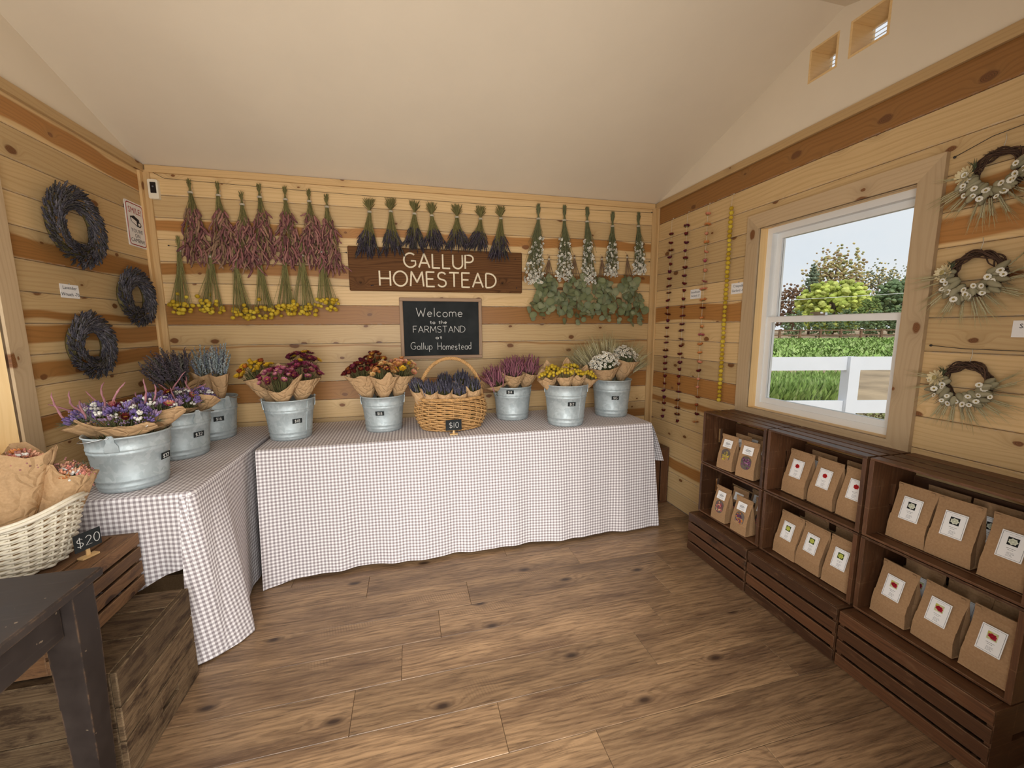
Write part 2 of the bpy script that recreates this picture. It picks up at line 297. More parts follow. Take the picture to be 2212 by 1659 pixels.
# ------------------------------------------------------------------ mesh helpers
RND = random.Random(7)
def unit(v):
    v = np.asarray(v, float); return v/max(1e-12, np.linalg.norm(v))
def frame(d, spin=0.0):
    """3x3 whose third column is direction d"""
    z = unit(d); a = np.array([0, 0, 1.0]) if abs(z[2]) < 0.9 else np.array([1.0, 0, 0])
    x = unit(np.cross(a, z)); y = np.cross(z, x); c, s = math.cos(spin), math.sin(spin)
    return np.stack([x*c+y*s, -x*s+y*c, z], 1)
class MB:
    def __init__(s): s.V, s.F3, s.F4, s.C, s.UV, s.n = [], [], [], [], [], 0
    def add(s, V, F3=None, F4=None, col=(1, 1, 1), uv=None):
        V = np.asarray(V, float).reshape(-1, 3); k = len(V)
        if F3 is not None and len(F3): s.F3.append(np.asarray(F3, int).reshape(-1, 3)+s.n)
        if F4 is not None and len(F4): s.F4.append(np.asarray(F4, int).reshape(-1, 4)+s.n)
        col = np.asarray(col, float); s.C.append(np.broadcast_to(col, (k, 3)) if col.ndim == 1 else col)
        s.UV.append(np.zeros((k, 2)) if uv is None else np.asarray(uv, float)); s.V.append(V); s.n += k; return s
    def put(s, T, M=None, loc=(0, 0, 0), col=None, scale=1.0):
        V = T['V']*scale
        if M is not None: V = V @ np.asarray(M).T
        c = T['C'] if col is None else (T['C']*np.asarray(col))
        return s.add(V+np.asarray(loc), T.get('F3'), T.get('F4'), c)
    def tube(s, pts, rad, n=5, col=(1, 1, 1), cap=True):
        P = np.asarray(pts, float); m = len(P); rad = np.broadcast_to(np.asarray(rad, float), (m,))
        tg = np.gradient(P, axis=0); tg /= np.maximum(1e-9, np.linalg.norm(tg, axis=1))[:, None]
        a = np.array([0, 0, 1.0]) if abs(tg[0][2]) < 0.9 else np.array([1.0, 0, 0])
        x = unit(np.cross(a, tg[0])); V = []; th = np.arange(n)*2*math.pi/n
        for i in range(m):
            x = unit(x-tg[i]*np.dot(x, tg[i])); y = np.cross(tg[i], x)
            V.append(P[i]+rad[i]*(np.cos(th)[:, None]*x+np.sin(th)[:, None]*y))
        V = np.concatenate(V); i, j = np.meshgrid(np.arange(m-1), np.arange(n), indexing='ij'); j2 = (j+1) % n
        F = np.stack([i*n+j, i*n+j2, (i+1)*n+j2, (i+1)*n+j], -1).reshape(-1, 4)
        F3 = []
        if cap:
            V = np.concatenate([V, P[:1], P[-1:]]); k = m*n
            F3 = [(k, (q+1) % n, q) for q in range(n)]+[(k+1, (m-1)*n+q, (m-1)*n+(q+1) % n) for q in range(n)]
        if np.asarray(col).ndim == 2:
            c = np.repeat(np.asarray(col, float), n, 0)
            if cap: c = np.concatenate([c, c[:1], c[-1:]])
            col = c
        return s.add(V, F3, F, col)
    def box(s, c, h, M=None, col=(1, 1, 1)):
        V = np.array([[x, y, z] for x in (-1, 1) for y in (-1, 1) for z in (-1, 1)], float)*np.asarray(h)
        if M is not None: V = V @ np.asarray(M).T
        return s.add(V+np.asarray(c), None, [(0, 1, 3, 2), (4, 6, 7, 5), (0, 4, 5, 1), (2, 3, 7, 6), (0, 2, 6, 4), (1, 5, 7, 3)], col)
    def lathe(s, prof, n=40, col=(1, 1, 1), c=(0, 0, 0), sx=1.0, sy=1.0):
        P = np.asarray(prof, float); th = np.arange(n)*2*math.pi/n; m = len(P)
        V = np.stack([P[:, 0][:, None]*np.cos(th)*sx, P[:, 0][:, None]*np.sin(th)*sy, np.repeat(P[:, 1][:, None], n, 1)], -1).reshape(-1, 3)+np.asarray(c)
        i, j = np.meshgrid(np.arange(m-1), np.arange(n), indexing='ij'); j2 = (j+1) % n
        return s.add(V, None, np.stack([i*n+j, i*n+j2, (i+1)*n+j2, (i+1)*n+j], -1).reshape(-1, 4), col)
    def grid(s, P, UV=None, col=(1, 1, 1)):
        P = np.asarray(P, float); a, b = P.shape[:2]; i, j = np.meshgrid(np.arange(a-1), np.arange(b-1), indexing='ij')
        F = np.stack([i*b+j, (i+1)*b+j, (i+1)*b+j+1, i*b+j+1], -1).reshape(-1, 4)
        return s.add(P.reshape(-1, 3), None, F, col, None if UV is None else np.asarray(UV).reshape(-1, 2))
    def mesh(s, name, mat, smooth=True):
        V = np.concatenate(s.V); me = bpy.data.meshes.new(name)
        f3 = np.concatenate(s.F3) if s.F3 else np.zeros((0, 3), int); f4 = np.concatenate(s.F4) if s.F4 else np.zeros((0, 4), int)
        lv = np.concatenate([f3.ravel(), f4.ravel()]).astype(np.int32); tot = np.concatenate([np.full(len(f3), 3), np.full(len(f4), 4)]).astype(np.int32)
        me.vertices.add(len(V)); me.vertices.foreach_set('co', V.astype(np.float32).ravel())
        me.loops.add(len(lv)); me.loops.foreach_set('vertex_index', lv)
        me.polygons.add(len(tot)); me.polygons.foreach_set('loop_start', (np.cumsum(tot)-tot).astype(np.int32)); me.polygons.foreach_set('loop_total', tot)
        me.polygons.foreach_set('use_smooth', np.full(len(tot), smooth, bool))
        uv = me.uv_layers.new(name='UVMap'); uv.data.foreach_set('uv', np.concatenate(s.UV)[lv].astype(np.float32).ravel())
        ca = me.color_attributes.new('Col', 'FLOAT_COLOR', 'POINT'); C = np.concatenate(s.C)
        ca.data.foreach_set('color', np.concatenate([C, np.ones((len(C), 1))], 1).astype(np.float32).ravel())
        me.update(calc_edges=True); me.validate(); me.materials.append(MATS[mat]); return me
    def build(s, name, mat, parent=None, loc=(0, 0, 0), smooth=True, kind=None):
        return link(name, s.mesh(name, mat, smooth), parent, loc, kind)
def link(name, data, parent=None, loc=(0, 0, 0), kind=None):
    o = bpy.data.objects.new(name, data); COL.objects.link(o); o.location = loc
    if parent is not None: o.parent = parent
    if kind: o['kind'] = kind
    return o
def tag(o, label, cat, group=None):
    o['label'] = label; o['category'] = cat
    if group: o['group'] = group
    return o
def thing(name, label, cat, loc=(0, 0, 0), rz=0.0, group=None):
    o = link(name, None, None, loc); o.rotation_euler = (0, 0, rz); return tag(o, label, cat, group)
def struct(name, me_or_none=None, loc=(0, 0, 0)):
    o = link(name, me_or_none, None, loc); o['kind'] = 'structure'; return o
ORD = ['first', 'second', 'third', 'fourth', 'fifth', 'sixth', 'seventh', 'eighth', 'ninth']

# boards: long axis local X, width local Z, thickness local Y (face at -Y); UV in metres
_BC = {}
def board_mesh(L, W, T, bev, mat, key=None, hole=None):
    k = (round(L, 3), round(W, 3), round(T, 3), bev, mat, hole)
    if k in _BC: return _BC[k]
    bm = bmesh.new()
    if hole:            # board with a slot (hole = centre x, half length, half height), made of 4 pieces round the slot
        cx, hl, hh = hole; xs = [-L/2, cx-hl, cx+hl, L/2]; zs = [-W/2, -hh, hh, W/2]
        for i in range(3):
            for j in range(3):
                if i == 1 and j == 1: continue
                r = bmesh.ops.create_cube(bm, size=1.0)
                bmesh.ops.scale(bm, verts=r['verts'], vec=(xs[i+1]-xs[i], T, zs[j+1]-zs[j]))
                bmesh.ops.translate(bm, verts=r['verts'], vec=((xs[i]+xs[i+1])/2, 0, (zs[j]+zs[j+1])/2))
        bmesh.ops.remove_doubles(bm, verts=bm.verts, dist=1e-5)
    else:
        r = bmesh.ops.create_cube(bm, size=1.0); bmesh.ops.scale(bm, verts=r['verts'], vec=(L, T, W))
        if bev: bmesh.ops.bevel(bm, geom=bm.edges[:], offset=bev, segments=1, affect='EDGES')
    uvl = bm.loops.layers.uv.new('UVMap')
    for f in bm.faces:
        n = f.normal
        for lo in f.loops:
            x, y, z = lo.vert.co
            lo[uvl].uv = (x+L/2, z+W/2) if abs(n.y) > 0.5 else ((x+L/2, y+W) if abs(n.z) > 0.5 else (y, z+W/2))
    me = bpy.data.meshes.new('board'); bm.to_mesh(me); bm.free(); me.materials.append(MATS[mat]); _BC[k] = me; return me
_seed = [0.0]
def plank(name, parent, mat, c, L, W, T, ux, uw, bev=0.0, hc=0.5, hw=0.0, hole=None, seed=None):
    """a board centred at c (parent's frame), long axis ux, width axis uw"""
    o = link(name, board_mesh(L, W, T, bev, mat, hole=hole), parent)
    ux, uw = unit(ux), unit(uw); uy = np.cross(uw, ux)
    M = np.eye(4); M[:3, 0], M[:3, 1], M[:3, 2], M[:3, 3] = ux, uy, uw, c
    o.matrix_local = Matrix(M.tolist()); _seed[0] += 1.37
    o['seed'] = float(seed if seed is not None else (_seed[0] % 97)); o['hc'] = float(hc*W); o['hw'] = float(hw*W); return o

# ------------------------------------------------------------------ room
W_, H_, B_, Z0 = 3.510, 2.388, 0.131, 1.4369
DEPTH, RIDGE_Y, RIDGE_Z = 2.84, -1.42, 2.85
HY0, HY1, HZ0, HZ1 = -1.045, -1.80, 0.925, 1.965      # window opening in each side wall
BT = 0.016                                            # board thickness
def slab(name, c, h, mat):
    mb = MB(); mb.box(c, h); return mb.mesh(name, mat, False)
# floor
fl = struct('floor', slab('floor', (W_/2, -1.6, -0.06), (W_/2+0.1, 1.75, 0.045), 'board_backing'))
PW = 0.191
rows = {0: [1.25, 2.47], 1: [0.56, 1.78, 2.97], 2: [0.39, 1.613, 2.83], 3: [0.22, 1.44, 2.66], 4: [0.05, 1.265, 2.485], 5: [0.57, 1.794, 3.01]}
y_top = -0.76
for k in range(-4, 13):
    y1 = y_top-PW*k; y0 = y1-PW
    cuts = rows.get(k, [0.15+((k*0.53) % 1.22), 0.15+((k*0.53) % 1.22)+1.22, 0.15+((k*0.53) % 1.22)+2.44])
    xs = [0.0]+[c for c in cuts if 0.02 < c < W_-0.02]+[W_]
    for a, b in zip(xs[:-1], xs[1:]):
        plank('floor_plank', fl, 'laminate', ((a+b)/2, (y0+y1)/2, -0.0075), b-a-0.0012, PW-0.0012, 0.015, (1, 0, 0), (0, 1, 0), 0.0012)
# back wall
HB = {4: (0.72, 0.28), 2: (0.70, 0.30), 0: (0.5, 0.7), -2: (0.9, 0.06), -4: (0.5, 0.7), -6: (0.3, 0.3), -8: (0.5, 0.7), 6: (0.5, 0.0)}
HLw = {6: (0.45, 0.36), 2: (0.40, 0.36), 0: (0.22, 0.16), -1: (0.66, 0.33), -2: (0.60, 0.30), -4: (0.7, 0.28), -7: (0.5, 0.7)}
HR = {6: (0.5, 0.7), 0: (0.5, 0.45), -4: (0.5, 0.7), -5: (0.30, 0.2), -9: (0.55, 0.3), 2: (0.4, 0.0)}
wb = struct('wall_back', slab('wall_back', (W_/2, 0.07, 1.19), (W_/2+0.1, 0.05, 1.25), 'shed_siding'))
for k in range(-11, 8):
    z0, z1 = max(0.0, Z0+k*B_), min(H_-0.02, Z0+(k+1)*B_)
    if z1-z0 < 0.02: continue
    hc, hw = HB.get(k, (0.5, 0.0))
    plank('wall_board', wb, 'pine', (W_/2, BT/2, (z0+z1)/2), W_, z1-z0-0.0018, BT, (1, 0, 0), (0, 0, 1), 0.003, hc, hw)
def side_wall(name, x, sgn, hearts):
    w = struct(name, None); y_end = -DEPTH
    mb = MB()
    xo = x+sgn*(0.075 if sgn > 0 else 0.105); hx = 0.06 if sgn > 0 else 0.09
    for (ya, yb, za, zb) in ((0.12, HY0+0.0145, -0.06, 2.44), (HY1-0.0145, y_end, -0.06, 2.44), (HY0+0.0145, HY1-0.0145, -0.06, HZ0-0.0145), (HY0+0.0145, HY1-0.0145, HZ1+0.0145, 2.44)):
        mb.box((xo, (ya+yb)/2, (za+zb)/2), (hx, abs(ya-yb)/2, (zb-za)/2))
    mb.build('wall_core', 'shed_siding', w, smooth=False)
    nx = (0, 1, 0) if sgn > 0 else (0, -1, 0)
    for k in range(-11, 8):
        z0, z1 = max(0.0, Z0+k*B_), min(H_-0.02, Z0+(k+1)*B_)
        if z1-z0 < 0.02: continue
        spans = [(0.0, y_end)]
        if z0 < HZ1-0.02 and z1 > HZ0+0.02:
            spans = [(0.0, HY0+0.0145), (HY1-0.0145, y_end)]
        for (ya, yb) in spans:
            hc, hw = hearts.get(k, (0.5, 0.0))
            if len(spans) == 2 and yb < -2:          # beyond the window the boards are other pieces
                hc, hw = {3: (0.45, 0.34), 2: (0.5, 0.38), -1: (0.5, 0.0)}.get(k, (0.5, 0.0)) if sgn > 0 else (0.5, 0.0)
            plank('wall_board', w, 'pine', (x+sgn*BT/2, (ya+yb)/2, (z0+z1)/2), abs(yb-ya), z1-z0-0.0018, BT, nx, (0, 0, 1), 0.003, hc, hw)
    return w
wl = side_wall('wall_left', 0.0, -1, HLw)
wr = side_wall('wall_right', W_, 1, HR)
# corner and top trim
t1 = struct('trim_1', None); t2 = struct('trim_2', None); t3 = struct('trim_3', None)
tz = H_-0.02
plank('trim_board', t1, 'pine_trim', (W_/2, -0.008, tz), W_-0.05, 0.042, 0.016, (1, 0, 0), (0, 0, 1), 0.002)
plank('trim_board', t2, 'pine_trim', (0.010, -DEPTH/2, tz), DEPTH, 0.045, 0.018, (0, -1, 0), (0, 0, 1), 0.002)
plank('trim_board', t3, 'pine_trim', (W_-0.010, -DEPTH/2, tz), DEPTH, 0.045, 0.018, (0, 1, 0), (0, 0, 1), 0.002)
for nm, x, s in (('trim_4', 0.0, 1), ('trim_5', W_, -1)):
    t = struct(nm, None)
    plank('trim_board', t, 'pine_trim', (x+s*0.022, -0.007, 1.18), 2.36, 0.044, 0.014, (0, 0, 1), (-1, 0, 0), 0.002)
    plank('trim_board', t, 'pine_trim', (x+s*0.007, -0.030, 1.18), 2.36, 0.034, 0.014, (0, 0, 1), (0, -s, 0), 0.002)
bb = struct('baseboard_back', None)
plank('trim_board', bb, 'pine_trim', (W_/2, -0.006, 0.04), W_-0.1, 0.08, 0.012, (1, 0, 0), (0, 0, 1), 0.002)
# ceiling: two slopes, solid
def prism(name, poly, x0, x1, mat):
    mb = MB(); n = len(poly); V = [(x0, y, z) for y, z in poly]+[(x1, y, z) for y, z in poly]
    mb.add(V, None, [(i, (i+1) % n, n+(i+1) % n, n+i) for i in range(n)])
    for off, rev in ((0, True), (n, False)):
        idx = [off+i for i in range(n)]
        if rev: idx = idx[::-1]
        if n == 4: mb.F4.append(np.array([idx]))
        else: mb.F3.append(np.array([(idx[0], idx[i], idx[i+1]) for i in range(1, n-1)]))
    return mb.mesh(name, mat, False)
ce = struct('ceiling', None)
link('ceiling_slope', prism('ceiling_slope', [(0.1, H_-0.03), (RIDGE_Y, RIDGE_Z), (RIDGE_Y, RIDGE_Z+0.1), (0.1, H_+0.07)], -0.21, W_+0.15, 'ceiling_white'), ce)
link('ceiling_slope', prism('ceiling_slope', [(RIDGE_Y, RIDGE_Z), (-DEPTH-0.1, H_-0.03), (-DEPTH-0.1, H_+0.07), (RIDGE_Y, RIDGE_Z+0.1)], -0.21, W_+0.15, 'ceiling_white'), ce)
# gable walls: left plain, right with two boxed vents
def gable(name, x0, x1, holes):
    g = struct(name, None); mb = MB()
    ys = sorted({0.0, -DEPTH, RIDGE_Y, *[h[0] for h in holes], *[h[1] for h in holes]}, reverse=True)
    top = lambda y: RIDGE_Z-(RIDGE_Z-H_)*abs(y-RIDGE_Y)/(-RIDGE_Y)+0.05
    for a, b in zip(ys[:-1], ys[1:]):
        hs = [h for h in holes if h[0] >= a-1e-6 and h[1] <= b+1e-6]
        bands = [(lambda y: H_, lambda y: top(y))] if not hs else [(lambda y: H_, lambda y: hs[0][2]), (lambda y: hs[0][3], lambda y: top(y))]
        for lo, hi in bands:
            V = [(x, y, f(y)) for x in (x0, x1) for y in (a, b) for f in (lo, hi)]
            mb.add(V, None, [(0, 1, 3, 2), (4, 6, 7, 5), (0, 4, 5, 1), (2, 3, 7, 6), (0, 2, 6, 4), (1, 5, 7, 3)])
    mb.build('gable_panel', 'ceiling_white', g, smooth=False); return g
VENTS = [(-1.262, -1.406, 2.607, 2.762), (-1.455, -1.620, 2.610, 2.764)]
gable('wall_left_gable', -0.19, 0.0, [])
gr = gable('wall_right_gable', W_, W_+0.13, VENTS)
for i, (ya, yb, za, zb) in enumerate(VENTS):
    v = struct('window_vent_%d' % (i+1), None, (W_, (ya+yb)/2, (za+zb)/2)); wy, wz = (ya-yb)/2, (zb-za)/2
    t = 0.010
    plank('vent_lining', v, 'jamb_wood', (0.066, 0, -wz+t/2), 0.136, 2*wy, t, (1, 0, 0), (0, 1, 0), 0.001)
    plank('vent_lining', v, 'jamb_wood', (0.066, 0, wz-t/2), 0.136, 2*wy, t, (1, 0, 0), (0, 1, 0), 0.001)
    for s in (-1, 1): plank('vent_lining', v, 'jamb_wood', (0.066, s*(wy-t/2), 0), 0.136, 2*wz-2*t, t, (1, 0, 0), (0, 0, 1), 0.001)
    for k in range(7):
        z = -wz+t+0.010+k*(2*wz-2*t-0.02)/6
        plank('louver', v, 'vinyl_white', (0.122, 0, z), 2*wy-2*t-0.001, 0.016, 0.003, (0, 1, 0), (0.80, 0, 0.60))
# front wall beyond the camera's feet: wide open entrance with header and side returns
wf = struct('wall_front', None); mb = MB()
mb.box((W_/2, -DEPTH-0.05, 2.32), (W_/2+0.1, 0.05, 0.13)); mb.box((0.18, -DEPTH-0.05, 1.1), (0.29, 0.05, 1.15)); mb.box((2.98, -DEPTH-0.05, 1.1), (0.62, 0.05, 1.15))
mb.build('front_framing', 'shed_siding', wf, smooth=False)

# ------------------------------------------------------------------ windows (white double-hung, pine casing)
def window(n, x, sgn):
    w = struct('window_%d' % n, None, (x, 0, 0)); yc, hw = (HY0+HY1)/2, (HY0-HY1)/2; zc, hh = (HZ0+HZ1)/2, (HZ1-HZ0)/2
    cw = 0.083
    # mitred casing boards
    def casing(ya, yb, za, zb, horiz):
        mb = MB(); xs = (-sgn*0.0195, -sgn*0.0005)
        if horiz: pl = [(ya, za), (yb, za), (yb+cw, zb), (ya-cw, zb)] if zb > za else [(ya, za), (yb, za), (yb+cw, zb), (ya-cw, zb)]
        else: pl = [(ya, za), (yb, za-cw), (yb, zb+cw), (ya, zb)]
        V = [(xx, p[0], p[1]) for xx in xs for p in pl]; F = [(0, 1, 2, 3), (7, 6, 5, 4)]+[(i, 4+i, 4+(i+1) % 4, (i+1) % 4) for i in range(4)]
        uv = [(p[0], p[1]) if horiz else (p[1], p[0]) for _ in xs for p in pl]
        mb.add(V, None, F, uv=uv); o = mb.build('casing', 'casing_wood', w, smooth=False); _seed[0] += 1.37; o['seed'] = _seed[0] % 97
        bm = bmesh.new(); bm.from_mesh(o.data); bmesh.ops.recalc_face_normals(bm, faces=bm.faces); bm.to_mesh(o.data); bm.free()
    casing(HY1, HY0, HZ1, HZ1+cw, True); casing(HY1, HY0, HZ0, HZ0-cw, True)
    casing(HY0, HY0+cw, HZ0, HZ1, False); casing(HY1, HY1-cw, HZ0, HZ1, False)
    D = 0.125 if sgn > 0 else 0.20; jx = sgn*(D/2-0.010)
    for s in (-1, 1):
        plank('jamb', w, 'jamb_wood', (jx, yc+s*(hw+0.007), zc), 2*hh+0.028, D, 0.014, (0, 0, 1), (1, 0, 0), 0.001)
        plank('jamb', w, 'jamb_wood', (jx, yc, zc+s*(hh+0.007)), 2*hw, D, 0.014, (0, 1, 0), (1, 0, 0), 0.001)
    fx = sgn*(0.085 if sgn > 0 else 0.175)
    def bar(name, y, z, ly, lz, xx, t, mat='vinyl_white', par=None):
        mb = MB(); mb.box((xx, y, z), (t/2, ly/2, lz/2)); o = mb.build(name, mat, par or w, smooth=False)
        return o
    ft = 0.032
    for s in (-1, 1):
        bar('frame', yc+s*(hw-ft/2), zc, ft, 2*hh, fx, 0.07); bar('frame', yc, zc+s*(hh-ft/2), 2*hw-2*ft, ft, fx, 0.07)
    zm = 1.447; st = 0.030
    for nm, z0, z1, xx in (('upper_sash', zm-0.012, HZ1-ft, fx+sgn*0.016), ('lower_sash', HZ0+ft, zm+0.014, fx-sgn*0.014)):
        e = link(nm, None, w); y0, y1 = HY1+ft, HY0-ft
        for s in (0, 1): bar('rail', yc, (z0+st/2) if s == 0 else (z1-st/2), y1-y0, st, xx, 0.028, par=e)
        for yy in (y0+st/2, y1-st/2): bar('stile', yy, (z0+z1)/2, st, z1-z0-2*st, xx, 0.028, par=e)
        bar('pane', yc, (z0+z1)/2, y1-y0-2*st, z1-z0-2*st, xx, 0.004, 'window_glass', par=e)
    mb = MB(); mb.box((fx-sgn*0.034, yc+0.02, zm+0.022), (0.008, 0.03, 0.006)); mb.box((fx-sgn*0.045, yc+0.035, zm+0.028), (0.006, 0.028, 0.004)); mb.build('sash_lock', 'steel_bright', w, smooth=False)
    return w
window(1, W_, 1); window(2, 0.0, -1)

# ------------------------------------------------------------------ lettering: stroke font (unit cap height 1)
def arc(cx, cy, rx, ry, a0, a1, n=10):
    return [(cx+rx*math.cos(math.radians(a0+(a1-a0)*i/n)), cy+ry*math.sin(math.radians(a0+(a1-a0)*i/n))) for i in range(n+1)]
GL = {
 'A': (0.72, [[(0, 0), (0.36, 1), (0.72, 0)], [(0.13, 0.34), (0.59, 0.34)]]),
 'D': (0.70, [[(0, 0), (0, 1)], [(0, 1), (0.2, 1)]+arc(0.2, 0.5, 0.5, 0.5, 90, -90)+[(0, 0)]]),
 'E': (0.52, [[(0.52, 1), (0, 1), (0, 0), (0.52, 0)], [(0, 0.52), (0.44, 0.52)]]),
 'F': (0.52, [[(0.52, 1), (0, 1), (0, 0)], [(0, 0.52), (0.42, 0.52)]]),
 'G': (0.78, [arc(0.42, 0.5, 0.42, 0.5, 50, 310, 16)+[(0.76, 0.18), (0.76, 0.46), (0.46, 0.46)]]),
 'H': (0.66, [[(0, 0), (0, 1)], [(0.66, 0), (0.66, 1)], [(0, 0.5), (0.66, 0.5)]]),
 'L': (0.50, [[(0, 1), (0, 0), (0.5, 0)]]),
 'M': (0.84, [[(0, 0), (0.08, 1), (0.42, 0.28), (0.76, 1), (0.84, 0)]]),
 'N': (0.66, [[(0, 0), (0, 1), (0.66, 0), (0.66, 1)]]),
 'O': (0.86, [arc(0.43, 0.5, 0.43, 0.5, 90, 450, 22)]),
 'P': (0.56, [[(0, 0), (0, 1), (0.26, 1)]+arc(0.28, 0.74, 0.28, 0.26, 90, -90)+[(0, 0.48)]]),
 'R': (0.60, [[(0, 0), (0, 1), (0.26, 1)]+arc(0.28, 0.74, 0.28, 0.26, 90, -90)+[(0, 0.48)], [(0.24, 0.48), (0.6, 0)]]),
 'S': (0.56, [arc(0.29, 0.75, 0.26, 0.25, 25, 250, 10)+arc(0.28, 0.25, 0.27, 0.25, 80, -160, 12)]),
 'T': (0.66, [[(0, 1), (0.66, 1)], [(0.33, 1), (0.33, 0)]]),
 'U': (0.66, [[(0, 1)]+arc(0.33, 0.33, 0.33, 0.33, 180, 360)+[(0.66, 1)]]),
 'W': (0.92, [[(0, 1), (0.24, 0), (0.46, 0.72), (0.68, 0), (0.92, 1)]]),
 'a': (0.46, [arc(0.22, 0.27, 0.22, 0.27, 40, 330, 14), [(0.44, 0.54), (0.44, 0.0)]]),
 'c': (0.42, [arc(0.23, 0.27, 0.23, 0.27, 45, 315, 12)]),
 'd': (0.46, [arc(0.22, 0.27, 0.22, 0.27, 40, 330, 14), [(0.44, 1.0), (0.44, 0.0)]]),
 'e': (0.46, [[(0.02, 0.28), (0.45, 0.30)]+arc(0.23, 0.27, 0.22, 0.27, 8, 315, 14)]),
 'h': (0.42, [[(0, 1), (0, 0)], [(0, 0.36)]+arc(0.21, 0.34, 0.2, 0.2, 160, 0, 8)+[(0.42, 0)]]),
 'l': (0.10, [[(0.05, 1), (0.05, 0)]]),
 'm': (0.70, [[(0, 0.54), (0, 0)], [(0, 0.36)]+arc(0.17, 0.36, 0.17, 0.18, 160, 0, 7)+[(0.34, 0)], [(0.34, 0.36)]+arc(0.52, 0.36, 0.17, 0.18, 160, 0, 7)+[(0.70, 0)]]),
 'o': (0.48, [arc(0.24, 0.27, 0.24, 0.27, 90, 450, 16)]),
 'p': (0.46, [[(0, 0.54), (0, -0.36)], arc(0.23, 0.27, 0.23, 0.27, 140, -140, 14)]),
 's': (0.36, [arc(0.19, 0.40, 0.15, 0.14, 25, 250, 8)+arc(0.18, 0.14, 0.17, 0.14, 80, -160, 9)]),
 't': (0.36, [[(0.18, 0.85), (0.18, 0.1), (0.30, 0.0)], [(0, 0.56), (0.36, 0.56)]]),
 'u': (0.44, [[(0, 0.54)]+arc(0.21, 0.21, 0.21, 0.21, 180, 360, 8)+[(0.42, 0.54)], [(0.42, 0.3), (0.42, 0)]]),
 '$': (0.56, [arc(0.29, 0.72, 0.25, 0.22, 25, 250, 10)+arc(0.28, 0.28, 0.26, 0.22, 80, -160, 12), [(0.28, 1.1), (0.28, -0.1)]]),
 '0': (0.52, [arc(0.26, 0.5, 0.26, 0.5, 90, 450, 18)]),
 '1': (0.16, [[(0.08, 1), (0.08, 0)]]),
 '2': (0.54, [arc(0.27, 0.72, 0.25, 0.28, 160, -20, 10)+[(0.0, 0.0), (0.54, 0.0)]]),
 '3': (0.50, [arc(0.22, 0.76, 0.24, 0.24, 150, -80, 10)+arc(0.22, 0.26, 0.27, 0.26, 80, -150, 10)]),
 '4': (0.56, [[(0.4, 0), (0.4, 1), (0, 0.34), (0.56, 0.34)]]),
 '5': (0.52, [[(0.5, 1), (0.08, 1), (0.04, 0.56)]+arc(0.24, 0.3, 0.27, 0.3, 110, -150, 12)]),
 '6': (0.52, [[(0.42, 1)]+arc(0.40, 0.45, 0.38, 0.52, 130, 190, 5)+arc(0.27, 0.27, 0.25, 0.27, 180, 530, 16)]),
 '8': (0.52, [arc(0.26, 0.75, 0.21, 0.24, -90, 270, 14), arc(0.26, 0.26, 0.26, 0.26, 90, 450, 16)]),
 ' ': (0.36, []),
}
def text_width(t, gap): return sum(GL[c][0] for c in t)+gap*(len(t)-1)
def strokes(mb, txt, cx, base, h, r, gap=0.18, total=None, flat=0.45, wob=0.0, n=6):
    """txt centred at cx on local X-Z plane (front -Y), cap height h, stroke radius r; total = wanted width"""
    w = text_width(txt, gap)*h; sx = (total/w) if total else 1.0; x = cx-w*sx/2; rn = random.Random(len(txt)*7+int(h*1e5))
    for c in txt:
        gw, st = GL[c]; dy = rn.uniform(-1, 1)*wob*h
        for poly in st:
            if len(poly) < 9: poly = [((1-f)*a[0]+f*b[0], (1-f)*a[1]+f*b[1]) for a, b in zip(poly[:-1], poly[1:]) for f in (0.0, 0.03, 0.5, 0.97)]+[poly[-1]]
            P = np.array([(x+px*h*sx, 0.0, base+dy+py*h) for px, py in poly])
            k = MB(); k.tube(P, r, n); V = k.V[0].copy(); V[:, 1] *= flat
            mb.add(V, k.F3[0], k.F4[0])
        x += (gw+gap)*h*sx
    return mb
_FONT = {}
def print_text(txt, size, name='print', mat='ink'):
    """flat printed text mesh centred on origin in local X-Z plane facing -Y"""
    k = (txt, size, mat)
    if k in _FONT: return _FONT[k]
    cu = bpy.data.curves.new('print', 'FONT'); cu.body = txt; cu.size = size; cu.align_x = 'CENTER'; cu.align_y = 'CENTER'; cu.resolution_u = 2
    ob = bpy.data.objects.new('print', cu); COL.objects.link(ob); dg = bpy.context.evaluated_depsgraph_get()
    me = bpy.data.meshes.new_from_object(ob.evaluated_get(dg)); bpy.data.objects.remove(ob); bpy.data.curves.remove(cu)
    me.transform(Matrix.Rotation(math.pi/2, 4, 'X')); me.materials.clear(); me.materials.append(MATS[mat]); _FONT[k] = me; return me
